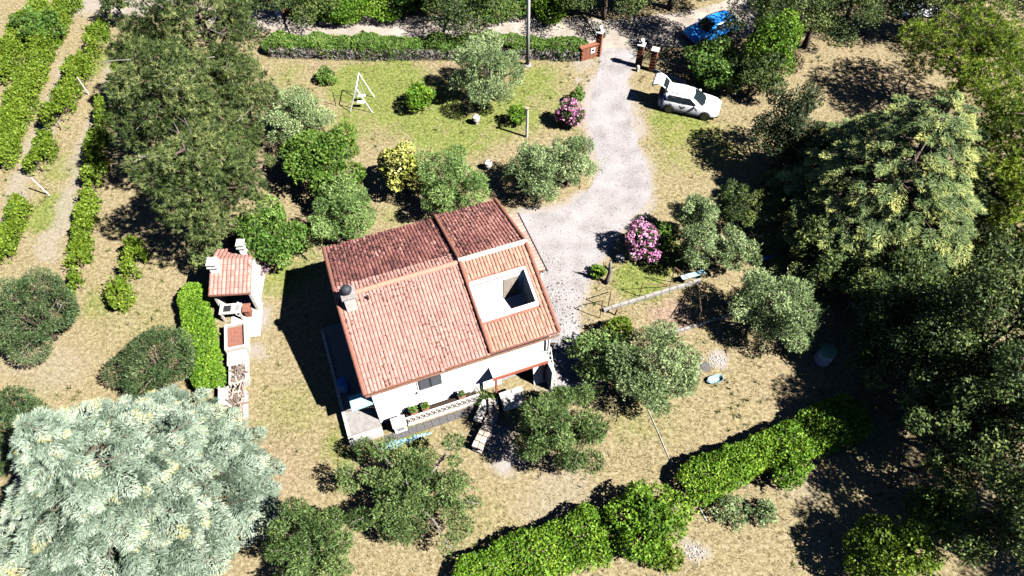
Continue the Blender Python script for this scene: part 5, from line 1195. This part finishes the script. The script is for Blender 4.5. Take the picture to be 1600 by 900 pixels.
# lane and top edge
hedge('hedge', 'long dense garden hedge with bare grey twigs along the lane', 'hedge', [(-17.87, 45.59, 0.00), (-11.49, 45.28, 0.00), (-4.79, 45.28, 0.00), (0.00, 45.44, 0.00), (5.02, 45.13, 0.00)], 1.7, 1.25, 'laurel', 330, var=.45, twig=150)
for (c, r, h, kd, lb) in (((-15.01, 50.96, 1.10), 2.00, 1.3, 'laurel', 'low dark bush across the lane right of the meter cabinet'), ((-11.76, 50.96, 1.10), 3.10, 1.3, 'hedge', 'bright green bush across the lane from the swing'), ((-8.01, 50.96, 1.10), 2.25, 1.3, 'laurel', 'green bush across the lane left of the black gap'),
                         ((-0.50, 50.96, 1.10), 2.40, 1.3, 'laurel', 'green bush across the lane just left of the utility pole'), ((3.40, 50.96, 1.10), 2.50, 1.3, 'hedge', 'bright green bush across the lane right of the utility pole')):
    tree(kd, c, r, h, lb, 'bush', name='bush')
for (c, r, h, lb) in (((-16.86, 50.02, 3.00), 3.85, 2.5, 'dark roadside tree at the top edge above the meter cabinet'), ((-3.80, 49.01, 3.20), 4.04, 2.6, 'dark roadside tree at the top edge over the black gap'), ((7.13, 49.70, 3.60), 3.42, 2.4, 'dark tree at the top edge above the left gate pillar'),
                           ((12.48, 51.10, 4.00), 4.32, 3.0, 'dark tree overhanging the shaded lane at the top edge'), ((17.25, 44.35, 6.40), 2.65, 3.6, 'dark tree above the hidden blue car'), ((22.00, 46.09, 4.00), 3.72, 2.0, 'wide dark tree at the top over the dry clearing'), ((25.85, 49.19, 4.00), 3.29, 2.4, 'dark tree at the top edge right of the wide tree'),
                           ((29.25, 46.72, 4.00), 2.06, 2.6, 'small dark tree at the top edge above the white sheet'), ((34.48, 47.50, 5.00), 4.08, 3.5, 'dark tree beyond the bright pine at the top right')):
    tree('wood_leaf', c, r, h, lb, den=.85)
tree('laurel', (-35.23, 46.74, 1.40), 1.5, 1.3, 'leafy wild bush among the vines at the lane', 'bush', name='bush')
tree('wood_leaf', (-29.76, 48.61, 2.20), 1.2, 1.2, 'small dark tree with a thick trunk at the top of the vineyard')
tree('citrus', (14.29, 42.06, 1.50), 2.03, 1.4, 'dense green bush behind the white car', 'bush', name='bush', m=MT['laurel'])
tree('hedge', (17.86, 41.88, 3.00), 1.84, 3.0, 'tall bright green tree between the blue car and the dry clearing', name='garden_tree', nb=26)
tree('wood_leaf', (16.67, 40.61, 1.80), 1.9, 1.7, 'dark bush in the shade right of the dense bush', 'bush', name='bush', den=1.4)
pine((29.89, 38.71, 4.60), 3.78, 2.9, 'large bright green pine at the right of the dry clearing', 'umbrella', 36, 15, .22, .019, 34, dead=2)
cedar((21.6, 28.0, 0), 10.2, 7.0, 'large yellow green cedar dominating the right side', 'cedar', 950, 165, 9, .20, .05, 'cedar_tree', .72, (.9, 1.7), .6, .55)
pine((27.88, 28.84, 6.00), 3.6, 4, 'bright green pine at the right edge beside the large cedar', 'umbrella', 32, 15, .22, .019, 28, dead=1)
for (c, r, h, lb) in (((17.70, 30.30, 1.50), 2.14, 1.3, 'dark tree at the left foot of the large cedar'), ((17.68, 24.53, 2.20), 2.19, 2.0, 'low dark tree right of the blue planks'),
                           ((20.53, 20.35, 3.00), 2.77, 2.2, 'open dark tree below the large cedar'), ((26.09, 23.26, 2.40), 2.76, 1.8, 'dark tree at the right edge below the large cedar'), ((22.55, 17.56, 5.00), 2.97, 3.8, 'tall open dark tree at the right edge, middle height'), ((20.17, 16.60, 3.40), 2.58, 2.5, 'open dark tree right of the water tank'),
                           ((21.55, 13.36, 5.00), 2.47, 3.6, 'open dark tree at the right edge above the lower clearing'), ((19.45, 12.80, 3.60), 1.97, 2.6, 'thin dark tree over the dappled ground, lower right'), ((18.95, 18.63, 2.40), 1.93, 1.8, 'low dark tree between the water tank and the right wood'), ((21.41, 14.99, 3.60), 2.20, 2.6, 'dark tree filling the middle of the right wood'), ((20.38, 8.87, 4.50), 2.04, 3.2, 'dark tree in the bottom right corner')):
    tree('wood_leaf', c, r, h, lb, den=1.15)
for (x, y, lb) in ((27.5, 16.0, 'tall dark tree outside the right edge, middle'), (28.5, 8.0, 'tall dark tree outside the right edge, lower')):
    tree('wood_leaf', (x, y, 6.5), 3.6, 4.5, lb, den=.8)
tree('wood_leaf', (17.25, 33.24, 3.20), 2.27, 2.4, 'added tree with shade painted into its near-black leaves, between the dry clearing and the large cedar', m=MT['shade_leaf'], den=1.3)  # tree put in to darken this shaded spot and cast shade leftwards
pine((28.09, 26.46, 3.20), 2.07, 2.4, 'low bright pine at the right edge just below the large cedar', 'umbrella', 34, 15, .22, .019, 24, dead=1)
tree('purple', (21.13, 15.20, 1.00), 1.0, .9, 'dry purple grey shrub in the dappled shade at the right', 'shrub', trunk=False)
# lower hedges
hedge('hedge', 'bright green boxy hedge at the bottom edge', 'hedge', [(-1.55, 7.62, 0.00), (0.57, 8.52, 0.00), (2.31, 9.13, 0.00), (3.74, 9.70, 0.00)], 2.5, 1.15, 'hedge', 400)
tree('hedge', (6.00, 10.08, 1.10), 1.83, 1.1, 'big rounded green bush between the two bottom hedges', 'bush', name='bush')
hedge('hedge', 'bright green hedge stretch right of the rounded bush', 'hedge', [(8.64, 12.03, 0.00), (10.49, 12.88, 0.00), (12.19, 13.63, 0.00)], 2.1, 1.15, 'hedge', 400)
hedge('hedge', 'rightmost bright green hedge stretch running into the shade', 'hedge', [(12.66, 13.63, 0.00), (14.94, 14.63, 0.00), (16.80, 15.39, 0.00)], 2.1, 1.15, 'hedge', 400)
tree('hedge', (13.00, 12.69, 0.90), 1.0, .9, 'lighter green bush bulging from the rightmost hedge', 'bush', name='bush')
tree('olive', (10.13, 10.70, 0.50), .8, .5, 'low sparse grey bush below the hedge gap', 'shrub', den=.6, trunk=False, name='shrub')
tree('olive', (11.63, 10.74, 0.40), .55, .5, 'tiny grey green bush on the dry ground at the bottom', 'shrub', trunk=False, name='shrub')
tree('hedge', (16.16, 8.44, 1.70), 1.75, 1.6, 'yellow green broad bush at the bottom right', 'bush', m=MT['vine'], name='bush')
tree('hedge', (6.80, 8.77, 0.50), .7, .5, 'small yellowish bush below the rounded bush', 'shrub', trunk=False, m=MT['vine'], name='shrub')
tree('laurel', (19.24, 10.47, 1.20), 1.4, 1.1, 'dark bush in the shade above the yellow green bush', 'shrub', name='shrub')

# ------------------------------------------------------------------ dry grass
def grass():
    rng = np.random.default_rng(77); n = 130000
    y = rng.uniform(5, 56, n); x = rng.uniform(-1, 1, n) * (17 + .58 * y)
    lush, pale, red, yel = masks(x, y)
    cl = fbm(x, y, .7, 30)
    keep = (rng.random(n) < (1 - pale * 1.1) * (.35 + .65 * sm(cl, .35, .6)))
    lx = (x + 6.74) * math.cos(R(20.45)) + (y - 14.9) * math.sin(R(20.45)); ly = -(x + 6.74) * math.sin(R(20.45)) + (y - 14.9) * math.cos(R(20.45))
    keep &= ~((lx > -1.5) & (lx < 11) & (ly > -.9) & (ly < 9.2))
    keep &= ~((np.abs(x + 14.7) < 1.6) & (y > 15.2) & (y < 25))
    x, y, lush, yel = x[keep], y[keep], lush[keep], yel[keep]; n = len(x)
    pos = np.stack([x, y, np.zeros(n)], 1); ax = np.repeat(np.array([[0, 0, .8]]), n, 0)
    V = needle_tufts(rng, pos, ax, 2, .13, .017, .62)
    V[:, 2] = np.maximum(V[:, 2], .004)
    t = np.clip(.66 - .55 * lush + rng.normal(0, .16, n), 0, 1)
    # weeds and taller clumps
    wsel = rng.random(n) < .05 * sm(fbm(x, y, 2.3, 41), .5, .68); wp = pos[wsel]; k = 9
    wp = np.repeat(wp, 1, 0); ax2 = np.repeat(np.array([[0, 0, .55]]), len(wp), 0); V2 = needle_tufts(rng, wp, ax2, k, .26, .028, .7); V2[:, 2] = np.maximum(V2[:, 2], .006)
    t2 = np.repeat(np.clip(rng.choice([.06, .2, .45, .9], len(wp), p=[.35, .3, .2, .15]) + rng.normal(0, .06, len(wp)), 0, 1), k)
    V = np.concatenate([V, V2]); tt = np.concatenate([np.repeat(t, 2), t2])
    o = np_mesh('dry_grass', V, tt, MT['grass'], None, 3); tag(o, 'short dry grass blades covering the plot', 'grass', kind='stuff')
grass()
